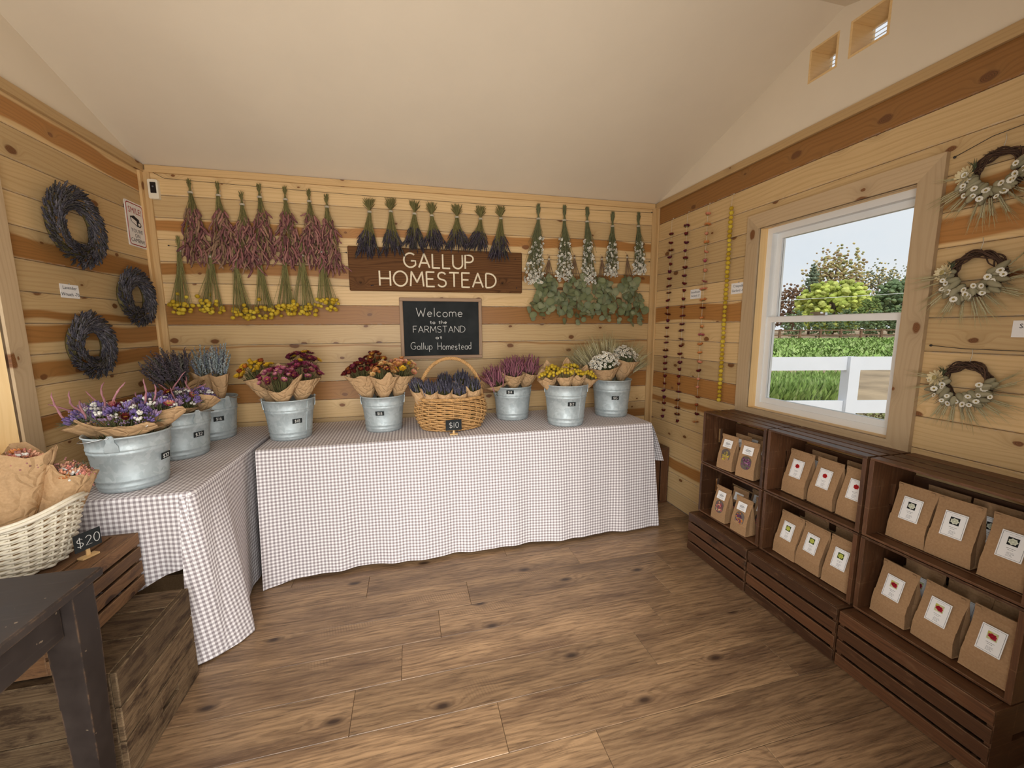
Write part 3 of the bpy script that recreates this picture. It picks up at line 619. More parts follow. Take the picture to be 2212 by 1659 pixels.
def plate(name, w, h, t, mat, parent, loc=(0, 0, 0), r=0.0, n=5):
    """rounded flat plate in local X-Z plane; front face at -Y = loc.y - t"""
    mb = MB(); pts = []
    for sx, sz, a0 in ((1, 1, 0), (-1, 1, 90), (-1, -1, 180), (1, -1, 270)):
        if r: pts += [(sx*(w/2-r)+r*math.cos(math.radians(a0+90*i/n)), sz*(h/2-r)+r*math.sin(math.radians(a0+90*i/n))) for i in range(n+1)]
        else: pts.append((sx*w/2, sz*h/2))
    m = len(pts); V = [(x, -t, z) for x, z in pts]+[(x, 0, z) for x, z in pts]+[(0, -t, 0), (0, 0, 0)]
    F3 = [(2*m, (i+1) % m, i) for i in range(m)]+[(2*m+1, m+i, m+(i+1) % m) for i in range(m)]
    F4 = [(i, (i+1) % m, m+(i+1) % m, m+i) for i in range(m)]
    F3 = [f[::-1] for f in F3]; 
    uv = [(x, z) for x, z in pts]*2+[(0, 0)]*2
    mb.add(V, F3, [f[::-1] for f in F4], uv=uv); o = mb.build(name, mat, parent, loc, smooth=False); o['seed'] = 3.0
    bm = bmesh.new(); bm.from_mesh(o.data); bmesh.ops.recalc_face_normals(bm, faces=bm.faces); bm.to_mesh(o.data); bm.free()
    return o
FACE_BACK, FACE_LEFT, FACE_RIGHT = 0.0, math.pi/2, -math.pi/2   # rotation that turns local -Y to face the room from each wall

# ------------------------------------------------------------------ signs on the back wall
def on_back(u, v, y=-0.02): return at(u, v, 1, y)
sg = thing('wooden_wall_sign', 'dark stained wooden board sign with two lines of cream capital letters', 'sign', (1.753, -0.001, 1.816))
plank('board', sg, 'sign_wood', (0, -0.014, 0), 1.225, 0.296, 0.026, (1, 0, 0), (0, 0, 1), 0.005, seed=11)
def letters(par, txt, u0, u1, vb, vt, r, name, mat, y, ox, oz, gap=0.2, flat=0.45, wob=0.0):
    a, b = on_back(u0, vb[0]), on_back(u1, vb[1]); h = on_back((u0+u1)/2, vt)[2]-(a[2]+b[2])/2
    mb = MB(); strokes(mb, txt, (a[0]+b[0])/2-ox, (a[2]+b[2])/2-oz, h, r, gap, abs(b[0]-a[0]), flat, wob)
    return mb.build(name, mat, par, (0, y, 0))
letters(sg, 'GALLUP', 873, 1022, (576, 583), 549.5, 0.0068, 'lettering', 'letter_cream', -0.0275, 1.753, 1.816)
letters(sg, 'HOMESTEAD', 821, 1071, (616.5, 622.5), 588.5, 0.0068, 'lettering', 'letter_cream', -0.0275, 1.753, 1.816)
for x, z in ((-0.55, 0.11), (0.57, -0.11), (0.56, 0.10), (-0.46, -0.11), (-0.47, -0.112)):
    mb = MB(); mb.lathe([(0.0, 0.0), (0.004, 0.0), (0.005, -0.002)], 8); o = mb.build('nail_hole', 'ink', sg, (x, -0.028, z)); o.rotation_euler = (math.pi/2, 0, 0)
cb = thing('chalkboard', 'black chalkboard in a wooden frame reading Welcome to the FARMSTAND', 'chalkboard', (1.759, -0.001, 1.405))
plate('slate_panel', 0.56, 0.395, 0.012, 'slate', cb)
for s in (-1, 1):
    plank('frame_rail', cb, 'frame_wood', (0, -0.011, s*0.208), 0.592, 0.024, 0.022, (1, 0, 0), (0, 0, 1), 0.003)
    plank('frame_stile', cb, 'frame_wood', (s*0.284, -0.011, 0), 0.394, 0.024, 0.022, (0, 0, 1), (1, 0, 0), 0.003)
for txt, u0, u1, vb, vt, r in (('Welcome', 899.5, 999, (683, 685), 665.5, 0.0026), ('to the', 929, 965, (699.5, 699.5), 692, 0.0022), ('FARMSTAND', 893, 1005, (718.5, 718), 704.5, 0.0022),
                              ('at', 941.5, 955, (732, 732), 725, 0.0022), ('Gallup', 888, 934, (755, 755), 740, 0.0022), ('Homestead', 946, 1018, (755, 755.5), 740, 0.0022)):
    letters(cb, txt, u0, u1, vb, vt, r, 'chalk_lettering', 'chalk', -0.0125, 1.759, 1.405, 0.2, 0.3, 0.04)
# camera device in the corner
dv = thing('security_camera', 'small cream wall camera with black front beside the corner trim', 'camera', (0.062, -0.001, 2.249))
plate('housing', 0.052, 0.112, 0.022, 'device_white', dv, r=0.008); plate('front_panel', 0.030, 0.062, 0.002, 'device_black', dv, (0.001, -0.022, 0.008), r=0.002)
plate('lens', 0.010, 0.010, 0.002, 'grey_ink', dv, (0.001, -0.024, 0.014), r=0.005)
# smile sign on the left wall
sm = thing('camera_warning_sign', 'white metal sign with red border reading SMILE! YOU\'RE ON CAMERA!', 'sign', (0.001, -0.120, 2.014), FACE_LEFT)
plate('sign_plate', 0.166, 0.252, 0.003, 'sign_white', sm, r=0.010)
def ring_rect(par, w, h, t, r, y, mat, name):
    mb = MB(); pts = []
    for sx, sz, a0 in ((1, 1, 0), (-1, 1, 90), (-1, -1, 180), (1, -1, 270)):
        pts += [(sx*(w/2-r)+r*math.cos(math.radians(a0+15*i)), y, sz*(h/2-r)+r*math.sin(math.radians(a0+15*i))) for i in range(7)]
    pts.append(pts[0]); pts.append(pts[1])
    k = MB(); k.tube(pts, t, 4, cap=False); V = k.V[0].copy(); V[:, 1] = y+(V[:, 1]-y)*0.2; mb.add(V, None, k.F4[0]); return mb.build(name, mat, par)
ring_rect(sm, 0.146, 0.232, 0.0026, 0.016, -0.0035, 'red_ink', 'border')
def put_print(par, txt, size, x, z, y, mat='ink', name='lettering', sx=1.0):
    o = link(name, print_text(txt, size, mat=mat), par, (x, y, z)); o.scale = (sx, 1, 1); return o
put_print(sm, 'SMILE!', 0.047, 0, 0.076, -0.0036, 'red_ink', sx=0.92)
for i, t in enumerate(("YOU'RE", 'ON', 'CAMERA!')): put_print(sm, t, 0.030, 0, -0.036-0.027*i, -0.0036, 'ink', sx=1.0)
def poly_plate(par, pts, y, mat, name):
    mb = MB(); m = len(pts); c = np.mean(pts, 0); V = [(x, y, z) for x, z in pts]+[(c[0], y, c[1])]
    mb.add(V, [(m, i, (i+1) % m) for i in range(m)]); return mb.build(name, mat, par, smooth=False)
poly_plate(sm, [(-0.050, 0.040), (-0.014, 0.050), (0.030, 0.034), (0.030, 0.002), (0.010, -0.008), (-0.044, 0.014)], -0.0036, 'ink', 'camera_icon')
poly_plate(sm, [(-0.044, 0.036), (0.004, 0.022), (0.006, -0.002), (-0.040, 0.014)], -0.0042, 'sign_white', 'camera_icon_side')
poly_plate(sm, [(0.026+0.020*math.cos(a*0.5236), 0.006+0.016*math.sin(a*0.5236)) for a in range(12)], -0.0042, 'ink', 'camera_icon_lens')
poly_plate(sm, [(0.027+0.011*math.cos(a*0.5236), 0.006+0.009*math.sin(a*0.5236)) for a in range(12)], -0.0048, 'sign_white', 'camera_icon_glass')
# paper price cards
def card(loc, rz, w, h, lines, label, size):
    t = thing('price_card', label, 'price card', loc, rz); plate('paper', w, h, 0.0015, 'card_white', t)
    for i, l in enumerate(lines): put_print(t, l, size, 0 if len(lines) > 1 else -0.016, (len(lines)/2-0.5-i)*size*1.35+(0 if len(lines) > 1 else 0.009), -0.0022)
    mb = MB(); mb.tube([(0, -0.004, h/2+0.002), (0, 0.0, h/2+0.004)], 0.0025, 6); mb.build('pin', 'steel_bright', t)
    return t
card((0.001, -0.680, 1.587), FACE_LEFT, 0.108, 0.062, ('Lavender', 'Wreath -70'), 'white paper card reading Lavender Wreath on the plank wall', 0.022)
card((W_-0.001, -0.519, 1.639), FACE_RIGHT, 0.108, 0.066, ('Strawflower', 'Garland -27'), 'white paper card reading Strawflower Garland between the hanging garlands', 0.0185)
card((W_-0.001, -0.908, 1.643), FACE_RIGHT, 0.116, 0.066, ('Craspedia', 'Garland -45'), 'white paper card reading Craspedia Garland beside the window casing', 0.021)
card((W_-0.001, -2.172, 1.394), FACE_RIGHT, 0.108, 0.056, ('Small',), 'white paper card reading Small beside the grapevine wreaths', 0.021)

# ------------------------------------------------------------------ tables and cloths
def fold_table(label, x0, x1, y0, y1, h):
    t = thing('folding_table', label, 'table', ((x0+x1)/2, (y0+y1)/2, 0)); lx, ly = (x1-x0)/2, (y1-y0)/2
    mb = MB(); mb.box((0, 0, h-0.02), (lx, ly, 0.018)); mb.build('tabletop', 'black_metal', t, smooth=False)
    for sx in (-1, 1):
        for sy in (-1, 1):
            mb = MB(); mb.box((sx*(lx-0.035), sy*(ly-0.035), (h-0.038)/2), (0.014, 0.014, (h-0.038)/2)); mb.build('leg', 'black_metal', t, smooth=False)
TH = 0.748
fold_table('long folding table under the gingham cloth along the back wall', 0.70, 3.105, -0.625, -0.03, TH)
fold_table('short black-legged folding table under the gingham cloth by the wreath wall', 0.03, 0.620, -1.19, -0.03, TH)
def smooth_poly(pts, n):
    P = np.array(pts, float); d = np.r_[0, np.cumsum(np.linalg.norm(np.diff(P, axis=0), axis=1))]; t = np.linspace(0, d[-1], n)
    Q = np.stack([np.interp(t, d, P[:, k]) for k in range(P.shape[1])], 1)
    for _ in range(3): Q[1:-1] = (Q[:-2]+2*Q[1:-1]+Q[2:])/4
    return Q, t
def skirt(mb, top, hem, nrow, wave=0.0, seed=1, ulen=None, v0=0.0, r=0.018, freq=22.0):
    """cloth hanging from a table edge (top polyline) to a hem polyline; UV in metres"""
    n = len(top); rn = np.random.RandomState(seed); ph = rn.rand(4)*6.28
    du = np.r_[0, np.cumsum(np.linalg.norm(np.diff(hem[:, :2], axis=0), axis=1))]; dt = np.r_[0, np.cumsum(np.linalg.norm(np.diff(top[:, :2], axis=0), axis=1))]
    tan = np.gradient(hem[:, :2], axis=0); tan /= np.maximum(1e-6, np.linalg.norm(tan, axis=1))[:, None]; nor = np.stack([tan[:, 1], -tan[:, 0]], 1)
    P, UV = [], []
    for i in range(nrow):
        t = i/(nrow-1); e = t**0.85
        q = top*(1-e)+hem*e; q[:, 2] = top[:, 2]*(1-t)+hem[:, 2]*t
        w = wave*t*(np.sin(dt*freq+ph[0]+0.5*t)+0.6*np.sin(dt*freq*1.9+ph[1]))+wave*0.35*t*np.sin(dt*freq*3.3+ph[2]+2*t)
        q[:, :2] += nor*w[:, None]
        P.append(q); L = np.linalg.norm(hem-top, axis=1)
        UV.append(np.stack([dt*(1-t)+du*t, v0+L*t], 1))
    return mb.grid(np.array(P), np.array(UV))
CT = TH+0.006
def cloth_top(mb, x0, x1, y0, y1, nx, ny, seed):
    x, y = np.meshgrid(np.linspace(x0, x1, nx), np.linspace(y0, y1, ny), indexing='ij')
    z = CT+0.0006*np.sin(x*9+seed)*np.sin(y*11+seed); mb.grid(np.stack([x, y, z], -1), np.stack([x, y], -1))
def edge_round(mb, top, out, n=5, r=0.012):
    """quarter-round from the flat top to the hanging skirt; top = edge polyline at CT, out = outward unit (n,2)"""
    P, UV = [], []; dt = np.r_[0, np.cumsum(np.linalg.norm(np.diff(top[:, :2], axis=0), axis=1))]
    for i in range(n):
        a = math.pi/2*i/(n-1); q = top.copy(); q[:, :2] += out*r*math.sin(a); q[:, 2] = CT-r*(1-math.cos(a)); P.append(q); UV.append(np.stack([dt, np.full(len(dt), -0.019+r*1.57*i/(n-1))], 1))
    mb.grid(np.array(P), np.array(UV)); return P[-1]
# back table cloth
mb = MB(); x0, x1, yf, yb = 0.688, 3.118, -0.632, -0.012
cloth_top(mb, x0, x1, yf, yb, 60, 16, 1.0)
n = 160; top = np.stack([np.linspace(x0, x1, n), np.full(n, yf), np.full(n, CT)], 1); lip = edge_round(mb, top, np.tile([0, -1.0], (n, 1)))
hem, _ = smooth_poly([(0.712, -0.775, 0.004), (0.76, -0.745, 0.004), (0.82, -0.705, 0.012), (0.95, -0.690, 0.018), (1.25, -0.685, 0.022), (1.6, -0.695, 0.020), (2.0, -0.680, 0.022), (2.5, -0.690, 0.018), (2.9, -0.680, 0.016), (3.19, -0.672, 0.012)], n)
skirt(mb, lip, hem, 26, 0.010, 3, freq=13.0)
def side_drape(mb, x, s, ya, yb, drop_a, drop_b, flare_a, flare_b, seed, n=26, rows=12):
    y = np.linspace(ya, yb, n); t = np.linspace(0, 1, n); top = np.stack([np.full(n, x), y, np.full(n, CT)], 1)
    lip = edge_round(mb, top, np.tile([s*1.0, 0], (n, 1))); hem = lip.copy()
    fl = flare_a*(1-t)**3+flare_b*t; hem[:, 0] += s*fl; hem[:, 2] = CT-(drop_a*(1-t)+drop_b*t)
    skirt(mb, lip, hem, rows, 0.005, seed, freq=26.0)
side_drape(mb, x1, 1, yf+0.004, yb, 0.285, 0.42, 0.105, 0.02, 5)
side_drape(mb, x0, -1, yf+0.004, yb, 0.40, 0.30, 0.012, 0.0, 6)
tag(mb.build('gingham_tablecloth', 'gingham_cotton'), 'grey and white gingham cloth reaching the floor on the long back table', 'tablecloth')
# left table cloth
mb = MB(); x0, x1, yf, yb = 0.018, 0.626, -1.196, -0.012
cloth_top(mb, x0, x1, yf, yb, 16, 40, 2.0)
n = 120; top = np.stack([np.full(n, x1), np.linspace(yb, yf, n), np.full(n, CT)], 1); out = np.tile([1.0, 0], (n, 1))
for k in range(12):
    a = math.pi/2*k/11; top[n-12+k, :2] = (x1-0.022*(1-math.cos(a))-0.004*k/11, -1.170-0.024*math.sin(a)-0.002*k/11); out[n-12+k] = (math.cos(a), -math.sin(a))
lip = edge_round(mb, top, out, r=0.017)
hem, _ = smooth_poly([(0.652, -0.02, 0.015), (0.652, -0.45, 0.015), (0.650, -0.72, 0.015), (0.648, -0.82, 0.008), (0.69, -0.93, 0.005), (0.775, -1.065, 0.004), (0.735, -1.145, 0.006), (0.66, -1.205, 0.008), (0.578, -1.240, 0.008)], n)
skirt(mb, lip, hem, 26, 0.008, 9, freq=14.0)
n = 50; top = np.stack([np.linspace(x0, x1, n), np.full(n, yf), np.full(n, CT)], 1); lip = edge_round(mb, top, np.tile([0, -1.0], (n, 1)))
tt = np.linspace(0, 1, n); hem = lip.copy(); hem[:, 1] -= 0.004; hem[:, 2] = 0.36+0.03*np.sin(tt*9)*0.4+0.075*np.clip((tt-0.66)/0.34, 0, 1)
hem[:, 0] = lip[:, 0]-0.004*tt**4
skirt(mb, lip, hem, 14, 0.006, 12, freq=20.0)
tag(mb.build('gingham_tablecloth', 'gingham_cotton'), 'grey and white gingham cloth with a flared floor-length corner on the short table', 'tablecloth')

# ------------------------------------------------------------------ crates
def crate(label, mat, loc, M, L=0.457, D=0.30, Hh=0.24, nside=3, nbot=4, slot=True, group=None, under=True, side_w=None, T=0.009, E=0.016):
    """wooden slat crate: length L on local X, width D on local Y, open top at local +Z (height Hh); M = 3x3 orientation, loc = its lowest corner box centre"""
    c = link('wooden_crate', None); tag(c, label, 'crate', group)
    mm = np.eye(4); mm[:3, :3] = M; mm[:3, 3] = loc; c.matrix_world = Matrix(mm.tolist())
    for s in (-1, 1):
        plank('end_panel', c, mat, (s*(L/2-E/2), 0, 0), D-2*T, Hh, E, (0, 1, 0), (0, 0, 1), 0.0 if slot else 0.0015, hole=(0.0, 0.045, 0.012) if slot else None)
    def strips(n, total, gap): 
        w = (total-gap*(n-1))/n; return [(-total/2+w/2+i*(w+gap), w) for i in range(n)]
    for s in (-1, 1):
        for z, w in strips(nside, Hh, 0.0125): plank('slat', c, mat, (0, s*(D/2-T/2), z), L, w, T, (1, 0, 0), (0, 0, 1), 0.0015)
    for y, w in strips(nbot, D-2*T, 0.011): plank('slat', c, mat, (0, y, -Hh/2+T/2), L-2*E, w, T, (1, 0, 0), (0, 1, 0), 0.0015)
    return c
I3 = np.eye(3)
def ax(x, y, z): return np.stack([unit(x), unit(y), unit(z)], 1)
YS = [(-0.9575, -1.4165), (-1.4235, -1.8875), (-1.8945, -2.3585)]
names = ['beside the garlands', 'under the window', 'under the dried flower wreaths']
for i, (ya, yb) in enumerate(YS):
    yc, L = (ya+yb)/2, ya-yb-0.004
    crate('upturned dark floor crate, foot of the stack '+names[i], 'crate_wood', (3.352, yc, 0.1235), ax((0, 1, 0), (1, 0, 0), (0, 0, -1)), L, 0.300, 0.240, 4, 4)
    crate('open dark crate, lower shelf of the stack '+names[i], 'crate_wood', (3.388, yc, 0.4075), ax((0, -1, 0), (0, 0, 1), (-1, 0, 0)), L-0.004*(i % 2), 0.318, 0.236, 3, 4)
    crate('open dark crate, topmost of the stack '+names[i], 'crate_wood', (3.388, yc, 0.7310), ax((0, -1, 0), (0, 0, 1), (-1, 0, 0)), L, 0.322, 0.236, 4, 4)
crate('dark crate standing on end in the corner past the long table', 'crate_wood', (3.352, -0.205, 0.2295), ax((0, 0, 1), (1, 0, 0), (0, 1, 0)), 0.457, 0.290, 0.245, 3, 4)
crate('brown slatted crate under the white wicker basket', 'slat_wood', (0.300, -1.452, 0.505), ax((0, 1, 0), (1, 0, 0), (0, 0, -1)), 0.445, 0.315, 0.224, 4, 4, slot=False)
# old weathered box: solid boards, hand slot in its face
ob = thing('weathered_box', 'old weathered wooden box with a hand slot below the slatted crate', 'box', (0.405, -1.494, 0)); ow, ol, oh, t = 0.45, 0.415, 0.388, 0.017
for s in (-1, 1):
    for j, (z, w) in enumerate(((0.075, 0.15), (0.2095, 0.116), (0.3285, 0.119))):
        plank('side_board', ob, 'weathered_wood', (s*(ow/2-t/2), 0, z), ol, w-0.003, t, (0, s*1.0, 0), (0, 0, 1), 0.0 if j == 0 else 0.002, hole=(0.02, 0.05, 0.011) if j == 0 else None)
    for j, (z, w) in enumerate(((0.1, 0.2), (0.294, 0.188))):
        plank('end_board', ob, 'weathered_wood', (0, s*(ol/2-t/2), z), ow-2*t-0.002, w-0.003, t, (1, 0, 0), (0, 0, 1), 0.002)
for j, (y, w) in enumerate(((-0.13, 0.155), (0.02, 0.145), (0.1505, 0.114))):
    plank('top_board', ob, 'weathered_wood', (0, y, oh+t/2-0.0005-0.016), ow-2*t-0.001, w-0.003, t, (1, 0, 0), (0, 1, 0), 0.002)
# brown carton glimpsed under the short table
ct = thing('cardboard_box', 'plain brown cardboard box stored under the short table', 'box', (0.33, -0.86, 0.0)); mb = MB(); mb.box((0, 0, 0.15), (0.21, 0.16, 0.148)); mb.build('carton', 'bag_paper', ct, smooth=False)
for s in (-1, 1): mb = MB(); mb.box((0, s*0.079, 0.300), (0.208, 0.078, 0.002)); mb.build('flap', 'bag_paper', ct, smooth=False)

# dark side table
dt = thing('black_side_table', 'worn black painted wooden table beside the stacked boxes', 'table', (0.345, -2.03, 0)); tx, ty, th = 0.310, 0.305, 0.745
plank('tabletop', dt, 'black_paint_worn', (0, 0, th-0.014), 2*tx, 2*ty, 0.026, (1, 0, 0), (0, 1, 0), 0.004)
for sx in (-1, 1):
    for sy in (-1, 1):
        mb = MB(); a, b = 0.036, 0.026; cx, cy = sx*(tx-0.052), sy*(ty-0.055)
        V = [(cx+i*q, cy+j*q, z) for z, q in ((th-0.028, a), (th-0.20, a), (0.0, b)) for i, j in ((-1, -1), (1, -1), (1, 1), (-1, 1))]
        mb.add(V, None, [(k*4+i, k*4+(i+1) % 4, k*4+4+(i+1) % 4, k*4+4+i) for k in (0, 1) for i in range(4)]+[(3, 2, 1, 0), (8, 9, 10, 11)]); mb.build('leg', 'black_paint_worn', dt, smooth=False)
for s in (-1, 1):
    plank('apron', dt, 'black_paint_worn', (0, s*(ty-0.055), th-0.085), 2*tx-0.18, 0.11, 0.018, (1, 0, 0), (0, 0, 1), 0.002)
    plank('apron', dt, 'black_paint_worn', (s*(tx-0.052), 0, th-0.085), 2*ty-0.19, 0.11, 0.018, (0, 1, 0), (0, 0, 1), 0.002)

# ------------------------------------------------------------------ paper bags in the crates
def bag_shape(w, h, d, seed):
    """stand-up kraft bag: local X width, -Y front, Z up; folded flat top"""
    rn = random.Random(seed); mb = MB(); rows = []
    zs = [0, 0.02, 0.25, 0.42, 0.44, 0.70, 0.88, 0.925, 1.0]
    for z in zs:
        t = z; dep = d/2*(1-max(0, (t-0.3)/0.62)**1.1) if t < 0.92 else 0.0022
        dep = max(dep, 0.0022); ww = w/2*(1-0.06*math.sin(math.pi*min(1, t)))*(1.0 if t < 0.9 else 1.0)
        lean = 0.006*t+rn.uniform(-1, 1)*0.0012; pinch = 0.0 if t in (0, 1.0) else 0.16*min(1, dep/(d/2))+0.05
        fr = -dep; bk = dep
        pts = [(-ww, fr), (-ww*0.33, fr-0.0015), (ww*0.33, fr-0.0015), (ww, fr), (ww-pinch*ww*0.5, 0), (ww, bk), (0, bk), (-ww, bk), (-ww+pinch*ww*0.5, 0)]
        jit = 0.001 if 0 < t < 1 else 0
        rows.append([(x+rn.uniform(-jit, jit), y+lean+d/2+(0.0 if t < 0.9 else -0.001), t*h) for x, y in pts])
    P = np.array(rows); P = np.concatenate([P, P[:, :1]], 1); mb.grid(P)
    k = mb.n; mb.add([P[0, i] for i in range(9)]+[(0, d/2, 0)], [(9, i, (i+1) % 9) for i in range(9)]); mb.add([P[-1, i] for i in range(9)]+[P[-1, :9].mean(0)], [(9, (i+1) % 9, i) for i in range(9)])
    me = mb.mesh('bag_body', 'bag_paper', False); bm = bmesh.new(); bm.from_mesh(me); bmesh.ops.remove_doubles(bm, verts=bm.verts, dist=1e-5); bmesh.ops.recalc_face_normals(bm, faces=bm.faces); bm.to_mesh(me); bm.free(); return me
BIG = [bag_shape(0.124, 0.216, 0.080, s) for s in (1, 2, 3)]; SMALL = [bag_shape(0.106, 0.200, 0.066, s) for s in (4, 5)]
def blob_T(n=8, m=5, jag=0.0, seed=0):
    rn = np.random.RandomState(seed); mb = MB(); a = np.linspace(-math.pi/2, math.pi/2, m+1); mb.lathe([(max(0.0, math.cos(t)), math.sin(t)) for t in a], n)
    V = mb.V[0]*(1+jag*(rn.rand(mb.n, 1)-0.5)); return dict(V=V, F4=mb.F4[0], C=np.ones((mb.n, 3)))
BLOB, BLOBS = blob_T(8, 5), blob_T(6, 4, 0.25, 3)
BLOB4 = blob_T(5, 3, 0.0)
_LC = {}
def label_parts(par, w, h, y, z, kind, tilt):
    """printed label lying on the leaning bag front"""
    e = plate('label', w, h, 0.0008, 'label_white', par, (0, y, z)); e.rotation_euler = (tilt, 0, 0)
    k = ('border', w, h)
    if k not in _LC:
        mb = MB()
        for s in (-1, 1): mb.box((0, 0, s*h*0.455), (w*0.445, 0.0001, 0.0004)); mb.box((s*w*0.445, 0, 0), (0.0004, 0.0001, h*0.455))
        _LC[k] = mb.mesh('border', 'grey_ink', False)
    if kind != 'window': link('border', _LC[k], e, (0, -0.0011, 0))
    k = ('txt', w, h, kind)
    if k not in _LC:
        mb = MB(); rn = random.Random(3)
        rowsl = [(0.39, 0.40, 0.006)]+[(-0.10, 0.34, 0.014), (-0.16, 0.22, 0.012)]+[(-0.25-0.042*i, 0.16+0.14*rn.random(), 0.010) for i in range(4)] if kind != 'window' else [(0.28, 0.30, 0.02), (0.10, 0.42, 0.06), (0.0, 0.50, 0.06), (-0.10, 0.4, 0.06), (-0.26, 0.62, 0.02), (-0.34, 0.5, 0.02)]
        for zz, ww, hh in rowsl:
            x = -ww*w/2
            while x < ww*w/2:                       # broken into word-long dashes
                l = w*rn.uniform(0.03, 0.09); mb.box((x+l/2, 0, zz*h), (l/2, 0.0001, hh*h/2)); x += l+w*0.018
        _LC[k] = mb.mesh('printed_lines', 'grey_ink', False)
    link('printed_lines', _LC[k], e, (0, -0.0011, 0), 'stuff')
    if kind in PIC:
        bg, fg, c2 = PIC[kind]; k = ('pic', kind)
        if k not in _LC:
            mb = MB(); s = 0.0125
            if bg: mb.box((0, 0, 0), (s, 0.0002, s*1.05), col=bg)
            if kind == 'rose': mb.box((0.004, -0.0001, -0.006), (0.006, 0.0002, 0.004), col=(0.35, 0.02, 0.06)); mb.box((-0.008, -0.0001, 0.008), (0.004, 0.0002, 0.004), col=(0.5, 0.45, 0.1))
            for q in range(3):
                r = s*(0.86, 0.55, 0.25)[q]; c = fg if q != 1 else c2
                a = np.arange(14)*2*math.pi/14; rr = r*(1+0.12*np.cos(a*7)); V = np.stack([rr*np.cos(a), np.full(14, -0.0003-0.0002*q), rr*np.sin(a)*(0.95 if kind != 'rose' else 0.75)], 1)
                mb.add(np.concatenate([V, [[0, -0.0004-0.0002*q, 0]]]), [(14, i, (i+1) % 14) for i in range(14)], None, c)
            _LC[k] = mb.mesh('flower_picture', 'plant', False)
        link('flower_picture', _LC[k], e, (0, -0.0012, h*0.16))
    return e
PIC = {'red': (None, (0.42, 0.012, 0.012), (0.30, 0.008, 0.01)), 'green': ((0.045, 0.07, 0.02), (0.50, 0.52, 0.10), (0.40, 0.44, 0.08)), 'white': ((0.012, 0.014, 0.014), (0.62, 0.64, 0.52), (0.5, 0.52, 0.40)), 'rose': ((0.55, 0.55, 0.30), (0.33, 0.008, 0.02), (0.22, 0.005, 0.012))}
def bag(x, y, z, rz, kind, label, big=True, var=0, group=None):
    t = thing('paper_bag', label, 'paper bag', (x, y, z), FACE_RIGHT+rz, group); h, d, w = (0.216, 0.080, 0.124) if big else (0.200, 0.066, 0.106)
    link('bag_body', (BIG if big else SMALL)[var % (3 if big else 2)], t)
    tilt = -math.atan2(d*0.42, h*0.55)
    if ('tie', big) not in _LC: mb = MB(); mb.box((0, 0, 0), (w*0.05, 0.0006, 0.0035)); _LC[('tie', big)] = mb.mesh('tin_tie', 'bag_paper', False)
    for s in (-1, 1): link('tin_tie', _LC[('tie', big)], t, (s*w*0.40, d/2-0.0045, h*0.965))
    if kind in PIC: label_parts(t, 0.060, 0.088, d*0.195, h*0.60, kind, tilt)
    else:
        label_parts(t, 0.058, 0.046, d*0.30, h*0.755, 'window', tilt*1.2)
        e = plate('clear_window', 0.058, 0.074, 0.001, 'bag_window', t, (0, d*0.115, h*0.42), r=0.027); e.rotation_euler = (tilt*0.8, 0, 0)
        rn = random.Random(hash(label) % 1000 if False else len(label)*13+int(abs(y)*1000)); c1, c2 = kind; k = MB()
        for i in range(26):
            a, r = rn.uniform(0, 6.28), math.sqrt(rn.random()); px, pz = 0.024*r*math.cos(a), 0.030*r*math.sin(a)-0.002
            col = np.array(c1 if rn.random() < 0.6 else c2)*rn.uniform(0.6, 1.2); k.put(BLOBS, frame((rn.uniform(-1, 1), -1, rn.uniform(-1, 1))), (px, -0.0012, pz), col, np.array([0.0065, 0.0065, 0.0028])*rn.uniform(0.7, 1.2))
        k.build('dried_petals', 'plant', e, kind='stuff')
    return t
FZ = (0.2610, 0.5835)
def bagrow(ys, x, tier, kind, what, crate_n):
    for i, y in enumerate(ys): bag(x, y, FZ[tier], RND.uniform(-0.06, 0.06), kind, 'bag with %s label, %s, %s from back wall' % (what, crate_n, ORD[i]), True, i)
def backrow(ys, x, tier, kind, what, crate_n):
    for i, y in enumerate(ys): bag(x, y, FZ[tier], RND.uniform(-0.05, 0.05), kind, 'rear bag with %s label, %s, %s from back wall' % (what, crate_n, ORD[i]), True, i+1)
bagrow([-1.533, -1.657, -1.790], 3.308, 0, 'green', 'yellow-green flower', 'lower crate under the window')
backrow([-1.575, -1.735], 3.402, 0, 'green', 'yellow-green flower', 'lower crate under the window')
bagrow([-1.534, -1.670, -1.806], 3.328, 1, 'red', 'red flower', 'top crate under the window')
backrow([-1.58, -1.75], 3.403, 1, 'red', 'red flower', 'top crate under the window')
bagrow([-1.994, -2.134, -2.272], 3.306, 0, 'rose', 'dark red bloom', 'lower crate under the wreaths')
backrow([-2.02, -2.15, -2.272], 3.398, 0, 'rose', 'dark red bloom', 'lower crate under the wreaths')
bagrow([-2.001, -2.128, -2.270], 3.333, 1, 'white', 'white flower', 'top crate under the wreaths')
backrow([-2.05, -2.185], 3.405, 1, 'white', 'white flower', 'top crate under the wreaths')
YEL, PUR, PNK, ORG = (0.55, 0.42, 0.06), (0.16, 0.05, 0.13), (0.42, 0.10, 0.12), (0.50, 0.17, 0.04)
bag(3.272, -1.146, FZ[1], 0.10, (YEL, (0.45, 0.35, 0.10)), 'small kraft bag showing yellow petals through its clear window', False, 0)
bag(3.276, -1.290, FZ[1], 0.20, (PUR, (0.30, 0.16, 0.24)), 'small kraft bag showing purple petals, top crate beside the garlands', False, 1)
bag(3.270, -1.126, FZ[0], 0.05, (PNK, (0.60, 0.38, 0.22)), 'small kraft bag showing pink and cream petals through its clear window', False, 1)
bag(3.268, -1.282, FZ[0], 0.05, (PUR, ORG), 'small kraft bag showing purple and orange petals through its clear window', False, 0)
